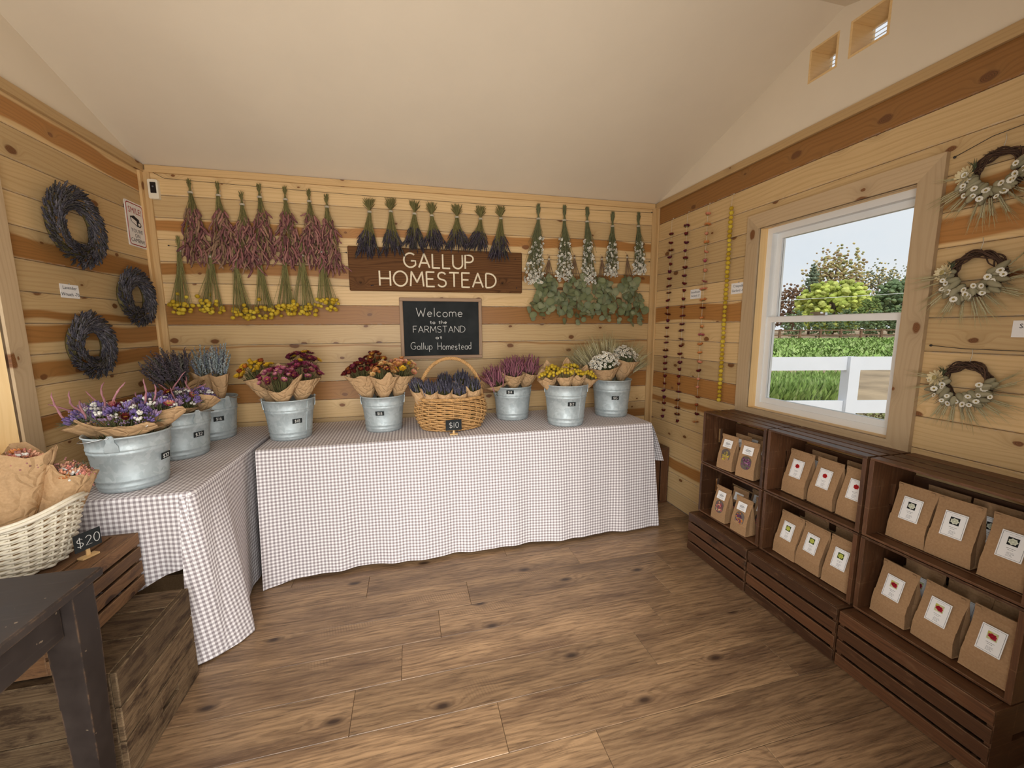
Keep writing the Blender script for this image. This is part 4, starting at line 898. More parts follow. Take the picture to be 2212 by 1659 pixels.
for i, (x, y) in enumerate(((3.350, -1.160), (3.418, -1.175), (3.418, -1.300), (3.348, -1.338))): bag(x, y, FZ[1], 0.05, (PUR, YEL), 'small kraft bag behind the yellow and purple petal bags, %s from the back wall' % ORD[i], False, i)
for i, (x, y) in enumerate(((3.350, -1.170), (3.422, -1.235), (3.348, -1.336))): bag(x, y, FZ[0], 0.05, (PNK, ORG), 'small kraft bag behind the pink and orange petal bags, %s from the back wall' % ORD[i], False, i)

# ------------------------------------------------------------------ flower templates
STEM = (0.17, 0.155, 0.06)
def straw_T(c_out, c_in, c_mid, openness=1.0, seed=0):
    """strawflower head, radius 1, axis +Z: dome centre and three whorls of papery petals"""
    rn = random.Random(seed); V, F3, F4, C = [], [], [], []
    for ring, (r0, r1, h0, h1, n) in enumerate(((0.34, 1.0, -0.05, 0.22, 13), (0.30, 0.84, 0.06, 0.42, 12), (0.26, 0.60, 0.12, 0.46, 10))):
        c = np.array(c_out)*(1-ring/2)+np.array(c_in)*(ring/2)
        for i in range(n):
            a = (i+0.5*(ring % 2))*2*math.pi/n+rn.uniform(-0.08, 0.08); w = 1.15*math.pi/n*r1*0.9; rr = r1*(openness if ring < 2 else 1)*rn.uniform(0.9, 1.06)
            hh = h1+(1-openness)*(0.8-0.2*ring); ca, sa = math.cos(a), math.sin(a); k = len(V)
            for r, s, z in ((r0*0.6, 0.35, h0), ((r0+rr)/2, 1.0, (h0+hh)/2-0.05), (rr, 0.55, hh)):
                for q in (-1, 1): V.append((r*ca-q*s*w/2*sa, r*sa+q*s*w/2*ca, z)); C.append(c*(0.75 if r < r1*0.5 else 1.0)*rn.uniform(0.9, 1.1))
            F4 += [(k, k+1, k+3, k+2), (k+2, k+3, k+5, k+4)]
    k = len(V); m = 8
    for r, z in ((0.30, 0.30), (0.20, 0.36), (0.0, 0.33)):
        for i in range(m): V.append((r*math.cos(i*2*math.pi/m), r*math.sin(i*2*math.pi/m), z)); C.append(np.array(c_mid)*(1.0 if r > 0.1 else 0.7))
    F4 += [(k+q*m+i, k+q*m+(i+1) % m, k+(q+1)*m+(i+1) % m, k+(q+1)*m+i) for q in (0, 1) for i in range(m)]
    k = len(V)
    for r, z in ((0.42, -0.02), (0.0, -0.16)):
        for i in range(m): V.append((r*math.cos(i*2*math.pi/m), r*math.sin(i*2*math.pi/m), z)); C.append(np.array((0.2, 0.18, 0.06)))
    F4 += [(k+(i+1) % m, k+i, k+m+i, k+m+(i+1) % m) for i in range(m)]
    return dict(V=np.array(V, float), F4=np.array(F4), C=np.array(C, float))
def T_mesh(T, name, scale=1.0):
    mb = MB(); mb.put(T, scale=scale); return mb.mesh(name, 'plant', True)
def lav_T(n=5, rings=9, seed=0, fat=1.0):
    """flower spike, length 1 along +Z, bumpy"""
    rn = np.random.RandomState(seed); V = []; 
    for i in range(rings):
        t = i/(rings-1); r = fat*(0.085 if i % 2 else 0.15)*(1-0.45*t)*(0.5 if i in (0, rings-1) else 1)
        a = np.arange(n)*2*math.pi/n+i*0.7+rn.rand(n)*0.4; rr = r*(0.7+0.6*rn.rand(n)); V.append(np.stack([rr*np.cos(a), rr*np.sin(a), t+0.03*rn.rand(n)], 1))
    V = np.concatenate(V); F = [(i*n+j, i*n+(j+1) % n, (i+1)*n+(j+1) % n, (i+1)*n+j) for i in range(rings-1) for j in range(n)]
    return dict(V=V, F4=np.array(F), C=np.repeat(0.65+0.5*rn.rand(rings, 1), n, 0).repeat(3, 1))
LAV = [lav_T(5, 9, s) for s in range(4)]
def ammo_T():
    """small white everlasting: disc of 9 petals, dark ring, yellow eye; radius 1, axis +Z"""
    V, F3, F4, C = [], [], [], []
    for i in range(9):
        a = i*2*math.pi/9; ca, sa = math.cos(a), math.sin(a); k = len(V)
        for r, s, z in ((0.3, 0.12, 0.05), (0.75, 0.34, 0.22), (1.0, 0.16, 0.16)):
            for q in (-1, 1): V.append((r*ca-q*s*sa, r*sa+q*s*ca, z)); C.append((0.74, 0.72, 0.64))
        F4 += [(k, k+1, k+3, k+2), (k+2, k+3, k+5, k+4)]
    k = len(V)
    for r, z, c in ((0.36, 0.20, (0.14, 0.10, 0.035)), (0.24, 0.30, (0.34, 0.25, 0.06)), (0.0, 0.30, (0.35, 0.26, 0.06))):
        for i in range(6): V.append((r*math.cos(i*1.0472), r*math.sin(i*1.0472), z)); C.append(c)
    F4 += [(k+q*6+i, k+q*6+(i+1) % 6, k+(q+1)*6+(i+1) % 6, k+(q+1)*6+i) for q in (0, 1) for i in range(6)]
    return dict(V=np.array(V, float), F4=np.array(F4), C=np.array(C, float))
AMMO = ammo_T()
def wheat_T(seed=0, awn=1.0):
    """wheat ear length 1 along +Z with awns"""
    rn = random.Random(seed); mb = MB()
    for i in range(9):
        t = i/9
        for s in (-1, 1):
            a = 0.35*s; d = (math.sin(a)*0.7, 0.25*(1 if i % 2 else -1), 1.0); mb.put(BLOB4, frame(d), (s*0.055, 0, 0.04+t*0.9), (1, 1, 1), np.array([0.045, 0.04, 0.10]))
            if awn: mb.tube([(s*0.07, 0, 0.1+t*0.9), (s*(0.12+0.18*awn*rn.random()), rn.uniform(-0.12, 0.12), 0.35+t*0.9+0.5*awn)], [0.010, 0.003], 3, (1.1, 1.1, 1.0), cap=False)
    return dict(V=np.concatenate(mb.V), F3=np.concatenate(mb.F3) if mb.F3 else None, F4=np.concatenate(mb.F4), C=np.concatenate(mb.C))
WHEAT = [wheat_T(s) for s in range(2)]
def rdir(rn, axis, spread):
    a = unit(axis); f = frame(a); t, p = spread*math.sqrt(rn.random()), rn.uniform(0, 6.283); return f @ np.array([math.sin(t)*math.cos(p), math.sin(t)*math.sin(p), math.cos(t)])

# ------------------------------------------------------------------ bunches hung on the back wall
def bunch_base(name, label, cat, u, v, group):
    p = on_back(u, v, -0.045); return thing(name, label, cat, tuple(p), 0, group)
def hang_tie(par, r=0.014, mat='string_white'):
    mb = MB()
    for dz in (-0.004, 0.0, 0.004): mb.tube([(r*math.cos(a), r*0.9*math.sin(a), dz) for a in np.linspace(0, 6.283, 13)], 0.0016, 4, cap=False)
    mb.tube([(0.004, 0.0, 0.004), (0.008, 0.02, 0.03), (0.0, 0.036, 0.045)], 0.0010, 4); mb.build('twine_tie', mat, par)
def splay(rn, top, bot, wx, wy, curve=0.0):
    """a stem from above the tie, through it, to its lower end"""
    a = rn.uniform(0, 6.283); r = math.sqrt(rn.random()); x, y = math.cos(a)*r, math.sin(a)*r
    return x, y
def stems_part(par, rn, n, up, spread_up, ends, col, r=0.0016):
    mb = MB()
    for (ex, ey, ez) in ends:
        c = np.array(col)*rn.uniform(0.7, 1.3); jx, jy = rn.uniform(-1, 1)*0.009, rn.uniform(-1, 1)*0.008
        ux, uy = (jx/0.009+rn.uniform(-0.4, 0.4))*spread_up*-1, (jy/0.008)*spread_up*0.5
        mb.tube([(ux, uy, up*rn.uniform(0.55, 1.12)), (jx, jy, 0), (ex*0.45+jx*0.5, ey*0.5, ez*0.5), (ex, ey, ez)], [r, r, r, r*0.8], 3, c, cap=False)
    return mb.build('stems', 'plant', par, kind='stuff')
GREEN = (0.175, 0.155, 0.058); GREEN2 = (0.155, 0.175, 0.075)
am = [(411, 416, 0.476), (471.5, 422, 0.46), (523, 442, 0.43), (561, 426, 0.44), (616.5, 431, 0.44), (668, 435, 0.43), (706, 447, 0.44)]
for i, (u, v, ln) in enumerate(am):
    rn = random.Random(100+i); t = bunch_base('hanging_amaranth_bunch', 'dried bunch of pink amaranth hung upside down, %s from the wall camera' % ORD[i], 'dried flowers', u, v, 'pink amaranth bunches on the back wall')
    ends = []; mb = MB()
    for k in range(125):
        zt = -ln*rn.uniform(0.16, 0.82); w = 0.078*math.sin(min(1, -zt/ln*1.25)*1.5)**0.9; a = rn.uniform(0, 6.283); r = math.sqrt(rn.random())
        e = np.array([w*r*math.cos(a), 0.032*r*math.sin(a)*min(1, -zt/ln*2), zt]); ends.append(e); L = rn.uniform(0.04, 0.095)*(1.0 if -zt/ln < 0.6 else 1.15)
        d = np.array([e[0]*3.0+rn.uniform(-0.5, 0.5), rn.uniform(-0.35, 0.25), -1.0]); d = unit(d); q = e; P = [q]
        for s in range(6): d = unit(d+np.array([rn.uniform(-0.42, 0.42), rn.uniform(-0.2, 0.2), -0.06])); q = q+d*L/6; P.append(q)
        P = np.array(P); P[:, 1] = np.clip(P[:, 1], -0.07, 0.034); rr = np.array([0.003, 0.0066, 0.0050, 0.0070, 0.0050, 0.0056, 0.002])*rn.uniform(0.8, 1.25)
        c = np.array(rn.choice([(0.245, 0.105, 0.10), (0.30, 0.145, 0.125), (0.17, 0.070, 0.070), (0.26, 0.16, 0.10)]))*rn.uniform(0.75, 1.2); mb.tube(P, rr, 5, c)
    mb.build('flower_tassels', 'plant', t, kind='stuff'); stems_part(t, rn, 30, 0.075, 0.012, ends[:34], GREEN, 0.0017); hang_tie(t, 0.013)
yb = [(387, 542, 393, 664), (455, 555, 459, 661), (507, 560, 523, 676), (560, 562, 572, 674), (615, 560, 616, 669), (651, 552, 659, 668), (694, 545, 707, 658)]
HEADS = []
for q, c in enumerate(((0.52, 0.36, 0.030), (0.44, 0.29, 0.020), (0.58, 0.43, 0.045))):
    rn_ = np.random.RandomState(q); T = blob_T(9, 6, 0.06, q); T = dict(T); T['C'] = np.array(c)*(0.9+0.2*rn_.rand(len(T['V']), 1)); HEADS.append(T_mesh(T, 'flower_head'))
for i, (u, v, uh, vh) in enumerate(yb):
    rn = random.Random(200+i); t = bunch_base('hanging_billy_button_bunch', 'dried bunch of yellow button flowers hung below the amaranth, %s from the wall camera' % ORD[i], 'dried flowers', u, v, 'yellow button flower bunches on the back wall')
    p0, p1 = on_back(u, v, -0.045), on_back(uh, vh, -0.045); dx, dz = p1[0]-p0[0], p1[2]-p0[2]; ends = []
    for k in range(34):
        a, r = rn.uniform(0, 6.283), math.sqrt(rn.random()); e = np.array([dx+0.074*r*math.cos(a), -0.010+0.038*r*math.sin(a), dz+rn.uniform(-0.042, 0.034)+(0.05 if k in (3, 9) else 0)]); ends.append(e)
        if k < 28:
            o = link('flower_head', HEADS[rn.randrange(3)], t, tuple(e)); s = rn.uniform(0.0115, 0.0155); o.scale = (s, s, s*0.86); o.rotation_euler = (rn.uniform(-0.6, 0.6), rn.uniform(-0.6, 0.6), 0)
    stems_part(t, rn, 30, 0.085, 0.010, ends+[e*np.array([0.9, 1, 0.97]) for e in ends[:14]], (0.22, 0.20, 0.075), 0.0014); hang_tie(t, 0.015)
lv = [(798, 458, 793, 548), (844, 457, 849, 543), (895, 462, 895, 531), (932.5, 466, 940, 528), (987, 469.5, 988, 531), (1038, 473, 1031, 533), (1082, 472, 1078, 554)]
LC = [(0.056, 0.044, 0.060), (0.040, 0.033, 0.047), (0.078, 0.066, 0.078), (0.062, 0.056, 0.048)]
for i, (u, v, uh, vh) in enumerate(lv):
    rn = random.Random(300+i); t = bunch_base('hanging_lavender_bunch', 'dried lavender bunch hung above the wooden sign, %s from the amaranth' % ORD[i], 'dried flowers', u, v, 'lavender bunches above the wooden sign')
    p0, p1 = on_back(u, v, -0.045), on_back(uh, vh, -0.045); dx, dz = p1[0]-p0[0], p1[2]-p0[2]; ends = []; mb = MB()
    for k in range(120):
        a, r = rn.uniform(0, 6.283), math.sqrt(rn.random()); L = rn.uniform(0.035, 0.060); w = 0.078; f = rn.uniform(0.42, 0.92)
        e = np.array([(dx+w*r*math.cos(a))*f*1.05, -0.010*f+0.034*r*math.sin(a)*f, dz*f]); d = unit(np.array([e[0]*1.4+rn.uniform(-.03, .03), e[1]*0.6-0.01, e[2]])); ends.append(e)
        mb.put(LAV[k % 4], frame(d, rn.uniform(0, 6)) @ np.diag([0.85*L, 0.85*L, L]), e, np.array(LC[rn.randrange(4)])*rn.uniform(0.8, 1.5))
        for s in range(2):
            d2 = unit(d+np.array([rn.uniform(-.12, .12), rn.uniform(-.1, .1), 0])); mb.put(LAV[(k+s) % 4], frame(d2) @ np.diag([0.5*L, 0.5*L, L*0.8]), e+d2*L*0.7*s*0.8, np.array(LC[rn.randrange(4)])*rn.uniform(0.8, 1.4)) if s else None
    mb.build('lavender_spikes', 'plant', t, kind='stuff'); stems_part(t, rn, 30, 0.082, 0.032, ends, GREEN, 0.0014); hang_tie(t, 0.013)
wh = [(1163, 473, 1153, 609), (1219, 476, 1218, 603), (1268.5, 479, 1271, 610), (1323, 489, 1319, 594), (1379, 489, 1380, 591)]
for i, (u, v, uh, vh) in enumerate(wh):
    rn = random.Random(400+i); t = bunch_base('hanging_everlasting_bunch', 'dried bunch of tiny white everlasting flowers, %s from the wooden sign' % ORD[i], 'dried flowers', u, v, 'white everlasting bunches near the corner')
    p0, p1 = on_back(u, v, -0.045), on_back(uh, vh, -0.045); dx, dz = p1[0]-p0[0], p1[2]-p0[2]; ends = []; mb = MB(); wd = (0.092, 0.078, 0.070, 0.066, 0.062)[i]
    for k in range(190):
        f = 1.04-0.66*rn.random()**1.8-0.10*rn.random(); a, r = rn.uniform(0, 6.283), math.sqrt(rn.random()); w = wd*min(1.0, 0.35+0.75*f)
        e = np.array([dx*f+w*r*math.cos(a)*0.9, -0.008+0.042*r*math.sin(a)*min(1, f+0.1), dz*f]); ends.append(e)
        mb.put(AMMO, frame((rn.uniform(-1, 1), -1.1, rn.uniform(-0.9, 0.5)), rn.uniform(0, 6)), e, np.ones(3)*rn.uniform(0.75, 1.1), rn.uniform(0.0066, 0.0102))
    mb.build('small_flowers', 'plant', t, kind='stuff'); stems_part(t, rn, 30, 0.10, 0.013, ends[::2]+[e*np.array([1.0, 1, rn.uniform(0.5, 0.95)]) for e in ends[1::3]], (0.14, 0.145, 0.070), 0.0015); hang_tie(t, 0.015)
# eucalyptus
def leaf_T():
    V, C = [(0, 0, 0)], [(1, 1, 1)]
    for i in range(11):
        a = -math.pi/2+(i+0.5)*2*math.pi/11; r = 0.5*(1+0.06*math.cos(2*a)); V.append((r*math.cos(a)*1.02, 0.14*abs(math.cos(a))**1.5-0.03*math.sin(a), 0.5+r*math.sin(a))); C.append((0.9, 0.95, 0.9))
    V[0] = (0, -0.03, 0.5); C[0] = (1.12, 1.1, 1.1); F = [(0, i+1, (i+1) % 11+1) for i in range(11)]
    return dict(V=np.array(V, float), F3=np.array(F), C=np.array(C, float))
LEAF = leaf_T(); LEAVES = []
for c in ((0.190, 0.205, 0.105), (0.15, 0.168, 0.082), (0.235, 0.245, 0.145), (0.175, 0.195, 0.115)):
    T = dict(LEAF); T['C'] = LEAF['C']*np.array(c); LEAVES.append(T_mesh(T, 'leaf'))
eu = [(1186, 560, 1178, 700), (1241, 557, 1240, 706), (1300, 560, 1305, 704), (1355, 556, 1362, 702)]
for i, (u, v, uh, vh) in enumerate(eu):
    rn = random.Random(500+i); t = bunch_base('hanging_eucalyptus_bunch', 'hanging bunch of round silver-green eucalyptus leaves, %s from the wooden sign' % ORD[i], 'dried leaves', u, v, 'eucalyptus bunches near the corner')
    p0, p1 = on_back(u, v, -0.045), on_back(uh, vh, -0.045); dx, dz = p1[0]-p0[0], p1[2]-p0[2]; mb = MB()
    nb = 6
    for b in range(nb):
        ex = dx+(-0.105+0.21*b/(nb-1))*rn.uniform(0.85, 1.15); ey = rn.uniform(-0.02, 0.012); ez = dz*rn.uniform(0.78, 1.0)
        P = np.array([(rn.uniform(-.006, .006), 0, 0.02), (0, 0, 0), (ex*0.55, ey*0.4, ez*0.45), (ex*0.95, ey, ez*0.75), (ex, ey, ez)]); mb.tube(P, [0.003, 0.003, 0.0022, 0.0018, 0.001], 4, (0.16, 0.10, 0.06))
        m = 12
        for k in range(m):
            f = 0.30+0.70*(k+rn.random())/m; pos = np.array([np.interp(f, [0, 0.45, 0.75, 1], P[[1, 2, 3, 4], q]) for q in range(3)])
            o = link('leaf', LEAVES[rn.randrange(4)], t); s = rn.uniform(0.044, 0.068)*(1.0 if f < 0.9 else 0.75)
            d = unit(np.array([rn.uniform(-1, 1), rn.uniform(-0.75, 0.05), rn.uniform(-1.1, 0.1)])); F = frame(d); nrm = unit(np.array([rn.uniform(-.6, .6), -1, rn.uniform(-.4, .4)])); y = unit(nrm-d*np.dot(nrm, d)); x = np.cross(y, d)
            M = np.eye(4); M[:3, 0], M[:3, 1], M[:3, 2], M[:3, 3] = x*s, -y*s, d*s, pos+np.array([0, -0.008*rn.random(), 0]); M[:3, 0] *= -1 if np.dot(np.cross(M[:3, 0], M[:3, 1]), M[:3, 2]) < 0 else 1
            o.matrix_local = Matrix(M.tolist())
    mb.build('branches', 'plant', t); hang_tie(t, 0.009)
# wires the bunches hang from
def wire(label, pts, r, mat, group=None):
    o = link('hanging_wire', None); tag(o, label, 'wire'); mb = MB(); mb.tube(pts, r, 5); mb.build('strand', mat, o)
    for p in (pts[0], pts[-1]): mb = MB(); mb.lathe([(0.0, 0.0), (0.0045, 0.0), (0.0045, -0.003), (0.0015, -0.003), (0.0015, -0.012)], 8); n = mb.build('nail', 'dark_wire', o, p); n.rotation_euler = (math.pi/2, 0, 0) if p[0] < 3.4 else (0, -math.pi/2, 0)
    return o
zt = 2.262
wire('thin dark wire along the top plank holding the upper bunches', [(0.055, -0.010, 2.352)]+[(x, -0.012, 2.318-0.022*math.sin((x-0.1)/3.3*math.pi)) for x in np.linspace(0.12, 3.42, 30)]+[(3.455, -0.010, 2.322)], 0.0012, 'dark_wire')
wire('thin dark wire along the middle plank holding the yellow button bunches', [(0.10, -0.008, 1.925)]+[(x, -0.010, 1.918-0.006*math.sin(x*3)) for x in np.linspace(0.2, 1.1, 8)]+[(1.13, -0.008, 1.922)], 0.0011, 'dark_wire')
wire('thin dark wire holding the eucalyptus bunches by the corner', [(2.45, -0.008, 1.935)]+[(x, -0.010, 1.93-0.006*math.sin(x*3)) for x in np.linspace(2.5, 3.4, 8)]+[(3.45, -0.008, 1.938)], 0.0011, 'dark_wire')
wire('thin dark wire above the top grapevine wreath', [(W_-0.008, -1.900, 2.022), (W_-0.010, -2.0, 2.052), (W_-0.010, -2.2, 2.066), (W_-0.008, -2.40, 2.055)], 0.0013, 'dark_wire')
wire('thin dark wire above the lowest grapevine wreath', [(W_-0.008, -1.905, 1.330), (W_-0.010, -2.0, 1.322), (W_-0.010, -2.2, 1.320), (W_-0.008, -2.40, 1.325)], 0.0013, 'dark_wire')

# ------------------------------------------------------------------ galvanized buckets
def bucket(label, cx, cy, rt, rb, h, tag_px, price, ear=-1.2, side=1):
    b = thing('metal_bucket', label, 'bucket', (cx, cy, CT+0.001)); R = lambda z: rb+(rt-rb)*z/h
    def bead(z, a=0.0032, w=0.007): return [(R(z-w), z-w), (R(z)+a, z-w*0.4), (R(z)+a, z+w*0.4), (R(z+w), z+w)]
    out = [(0.0, 0.006), (rb-0.006, 0.006), (rb-0.004, 0.0), (rb, 0.0), (R(0.012)+0.001, 0.012)]+bead(h*0.10)+bead(h*0.20)+bead(h*0.70)+bead(h*0.765)
    out += [(R(h)-0.001, h-0.008), (rt+0.003, h-0.007), (rt+0.0055, h-0.003), (rt+0.004, h+0.001), (rt-0.001, h), (rt-0.003, h-0.006)]
    inn = [(R(h*0.75)-0.003, h*0.75), (rb-0.002, 0.012), (0.0, 0.010)]
    mb = MB(); mb.lathe(out+inn, 56); mb.build('pail_body', 'galvanized_steel', b)
    mb = MB(); s = math.cos(ear+2.2), math.sin(ear+2.2); mb.tube([(s[0]*(R(z)+0.001), s[1]*(R(z)+0.001), z) for z in np.linspace(0.01, h-0.01, 6)], 0.0022, 5); mb.build('seam', 'galvanized_steel', b)
    for k in (0, 1):
        a = ear+math.pi*k; ca, sa = math.cos(a), math.sin(a); M = np.array([[-sa, 0, ca], [ca, 0, sa], [0, 1, 0]])   # local x tangent, y up, z outward
        mb = MB(); pts = [(-0.022, -0.052), (0.022, -0.052), (0.022, -0.03), (0.013, -0.012), (0.013, 0.006), (0.007, 0.014), (-0.007, 0.014), (-0.013, 0.006), (-0.013, -0.012), (-0.022, -0.03)]
        V = [(x, y, z) for z in (0.0, 0.0045) for x, y in pts]; n = len(pts); V2 = np.array(V) @ M.T+np.array([ca*(rt+0.001), sa*(rt+0.001), h-0.004])
        V2[:, :2] -= np.outer(np.clip(-(np.array(V)[:, 1]), 0, 1)*(rt-rb)/h, [ca, sa])
        mb.add(np.concatenate([V2, [V2[n:].mean(0)]]), [(2*n, n+i, n+(i+1) % n) for i in range(n)], [(i, (i+1) % n, n+(i+1) % n, n+i) for i in range(n)]); mb.build('bail_ear', 'galvanized_steel', b, smooth=False)
    # wire bail resting down along the rim
    mb = MB(); a0 = ear; P = []
    for q in np.linspace(0, math.pi, 25): P.append(((rt+0.012)*math.cos(a0+side*q), (rt+0.012)*math.sin(a0+side*q), h+0.004-0.03*math.sin(q)))
    mb.tube(P, 0.0022, 5); mb.build('bail', 'steel_bright', b)
    # price tag where the photo shows it
    d = _F+_R2*(tag_px[0]-1106)/FPX-_U2*(tag_px[1]-829.5)/FPX; best = None
    for t in np.linspace(1.0, 4.0, 3001):
        q = CAM+d*t-np.array([cx, cy, CT]); 
        if math.hypot(q[0], q[1]) < R(min(max(q[2], 0), h))+0.002: best = q; break
    if best is not None:
        a = math.atan2(best[1], best[0]); e = link('price_tag', None, b, (math.cos(a)*(R(best[2])+0.0025), math.sin(a)*(R(best[2])+0.0025), best[2])); e.rotation_euler = (math.atan2(rt-rb, h), 0, a+math.pi/2)
        plate('tag_panel', 0.052, 0.027, 0.002, 'slate', e); mb = MB(); strokes(mb, price, 0, -0.008, 0.016, 0.0013, 0.25); mb.build('price_lettering', 'chalk', e, (0, -0.0026, 0))
    return (cx, cy, rt, rb, h)
BK = {}
BK['A'] = bucket('galvanized bucket priced 16 in the corner by the wreath wall', 0.335, -0.250, 0.139, 0.116, 0.250, (472.5, 905), '$16', 2.6, -1)
BK['B'] = bucket('galvanized bucket priced 32, between the corner bucket and the table-end bucket', 0.335, -0.612, 0.142, 0.116, 0.236, (429, 938), '$32', 2.6, -1)
BK['C'] = bucket('galvanized bucket priced 32 at the open end of the short table', 0.358, -1.035, 0.138, 0.112, 0.232, (357, 983), '$32', -1.45, -1)
BK['D'] = bucket('galvanized bucket of yellow and magenta strawflowers', 0.800, -0.369, 0.140, 0.111, 0.241, (642, 909.5), '$18', -2.75, -1)
BK['E'] = bucket('galvanized bucket of dark red and apricot strawflowers', 1.341, -0.310, 0.134, 0.111, 0.228, (820.5, 893.5), '$18', 0.0)
BK['F'] = bucket('galvanized bucket of pink amaranth bouquets', 2.239, -0.208, 0.138, 0.114, 0.238, (1102, 847.5), '$14', 0.1)
BK['G'] = bucket('galvanized bucket of yellow button flower bouquets', 2.549, -0.480, 0.146, 0.119, 0.275, (1235, 873.5), '$12', 2.9, -1)
BK['H'] = bucket('galvanized bucket of white flowers and wheat by the corner', 2.987, -0.304, 0.141, 0.117, 0.271, (1329, 860), '$15', 0.3)

# ------------------------------------------------------------------ bouquets
def paper_wrap(mb, L0, L1, r0, r1, peak, flat, rn, front=0.0, nth=40, nt=12):
    ph = [rn.uniform(0, 6.28) for _ in range(6)]; P = []; seam = rn.uniform(-0.6, 0.6)
    for i in range(nt):
        t = i/(nt-1); row = []
        for j in range(nth+1):
            th = math.pi/2+seam*0.2+2*math.pi*1.04*j/nth; s = math.sin(th)
            tri = lambda c, w: max(0.0, 1-abs((th-c+math.pi) % (2*math.pi)-math.pi)/w)
            tip = peak*tri(math.pi/2+ph[5]*0.1-0.3, 0.75)+front*max(0.0, -s)**2+0.030*tri(ph[0], 0.5)+0.026*tri(ph[1], 0.45)-0.018*tri(-math.pi/2, 1.0)
            L = L0+(L1+tip-L0)*t; tt = (L-L0)/max(1e-6, L1-L0); r = r0+(r1-r0)*min(1.35, tt)**0.85*(1+0.14*max(0, tt-0.75))
            cr = 1+0.10*math.sin(3*th+ph[1]+2.2*t)*t*0.5+0.10*abs(math.sin(3.5*th+ph[2]-1.2*t))*(1-0.6*t)+0.05*abs(math.sin(5.5*th+ph[3]+3*t))-0.06
            sq = 1+0.10*math.cos(2*th+ph[4])*t; rr = r*cr*sq*(1+0.03*(j/nth))
            row.append((rr*math.cos(th), rr*flat*math.sin(th), L))
        P.append(row)
    mb.grid(np.array(P)); return mb
def bouquet(label, base, head, r1, content, back=(0, 1, 0), paper=True, peak=0.06, flat=0.75, L0=None, r0=0.018, seed=1, name='wrapped_bouquet', paper_len=None, tie=False, group=None, front=0.0, over=-0.055):
    base, head = np.array(base, float), np.array(head, float); rn = random.Random(seed); ax_ = unit(head-base); L = np.linalg.norm(head-base)
    y = unit(np.array(back, float)-ax_*np.dot(back, ax_)); x = np.cross(y, ax_); M = np.eye(4); M[:3, 0], M[:3, 1], M[:3, 2], M[:3, 3] = x, y, ax_, base
    t = link(name, None); tag(t, label, 'bouquet', group); t.matrix_world = Matrix(M.tolist())
    L0 = L*0.35 if L0 is None else L0; L1 = paper_len or (L+over)
    if paper: mb = MB(); paper_wrap(mb, L0, L1, r0, r1*1.06, peak, flat, rn, front); mb.build('paper_wrap', 'kraft_paper', t)
    if tie: mb = MB(); mb.tube([(0.021*math.cos(a), 0.019*math.sin(a), L0+0.02) for a in np.linspace(0, 6.4, 15)], 0.002, 4); mb.build('twine_tie', 'twine', t); mb = MB(); paper_wrap(mb, L0-0.03, L0+0.02, 0.030, 0.019, 0.0, 0.9, rn, 0, 24, 5); mb.build('gathered_end', 'kraft_paper', t)
    content(t, rn, L, r1, flat); return t
def heads_layout(rn, n, L, r, flat, dome, jit=0.012):
    out = []
    for k in range(n):
        q = math.sqrt((k+0.5)/n); a = k*2.39996+rn.uniform(-0.25, 0.25); x, y = r*q*math.cos(a), r*flat*q*math.sin(a)
        out.append((np.array([x, y, L-0.035+dome*(1-q*q)+rn.uniform(-jit, jit)]), unit(np.array([x*6, y*6, 1.0+rn.uniform(-0.2, 0.2)])+np.array([rn.uniform(-.35, .35), rn.uniform(-.5, .1), 0])))) 
    return out
def stem_bed(t, rn, pts, L, col=(0.13, 0.125, 0.05), r=0.0014, root=0.010, extra=20, rr=0.05, flat=0.75):
    mb = MB()
    for p in pts:
        a = rn.uniform(0, 6.28); mb.tube([(root*math.cos(a), root*math.sin(a), 0.0), (p[0]*0.22, p[1]*0.22, p[2]*0.55), (p[0]*0.62, p[1]*0.62, p[2]*0.84), p], [r, r, r, r*0.8], 3, np.array(col)*rn.uniform(0.7, 1.3), cap=False)
    for k in range(extra):
        a, q = rn.uniform(0, 6.28), math.sqrt(rn.random()); e = np.array([rr*0.85*q*math.cos(a), rr*0.85*flat*q*math.sin(a), L-rn.uniform(0.01, 0.06)]); s = e*np.array([0.35, 0.35, 0.62])
        mb.tube([s, e, e+np.array([rn.uniform(-.02, .02), rn.uniform(-.02, .02), 0.02])], [r, r*1.4, 0.0004], 3, np.array(col)*rn.uniform(0.8, 1.6), cap=False)
    return mb.build('stems', 'plant', t, kind='stuff')
_SM = {}
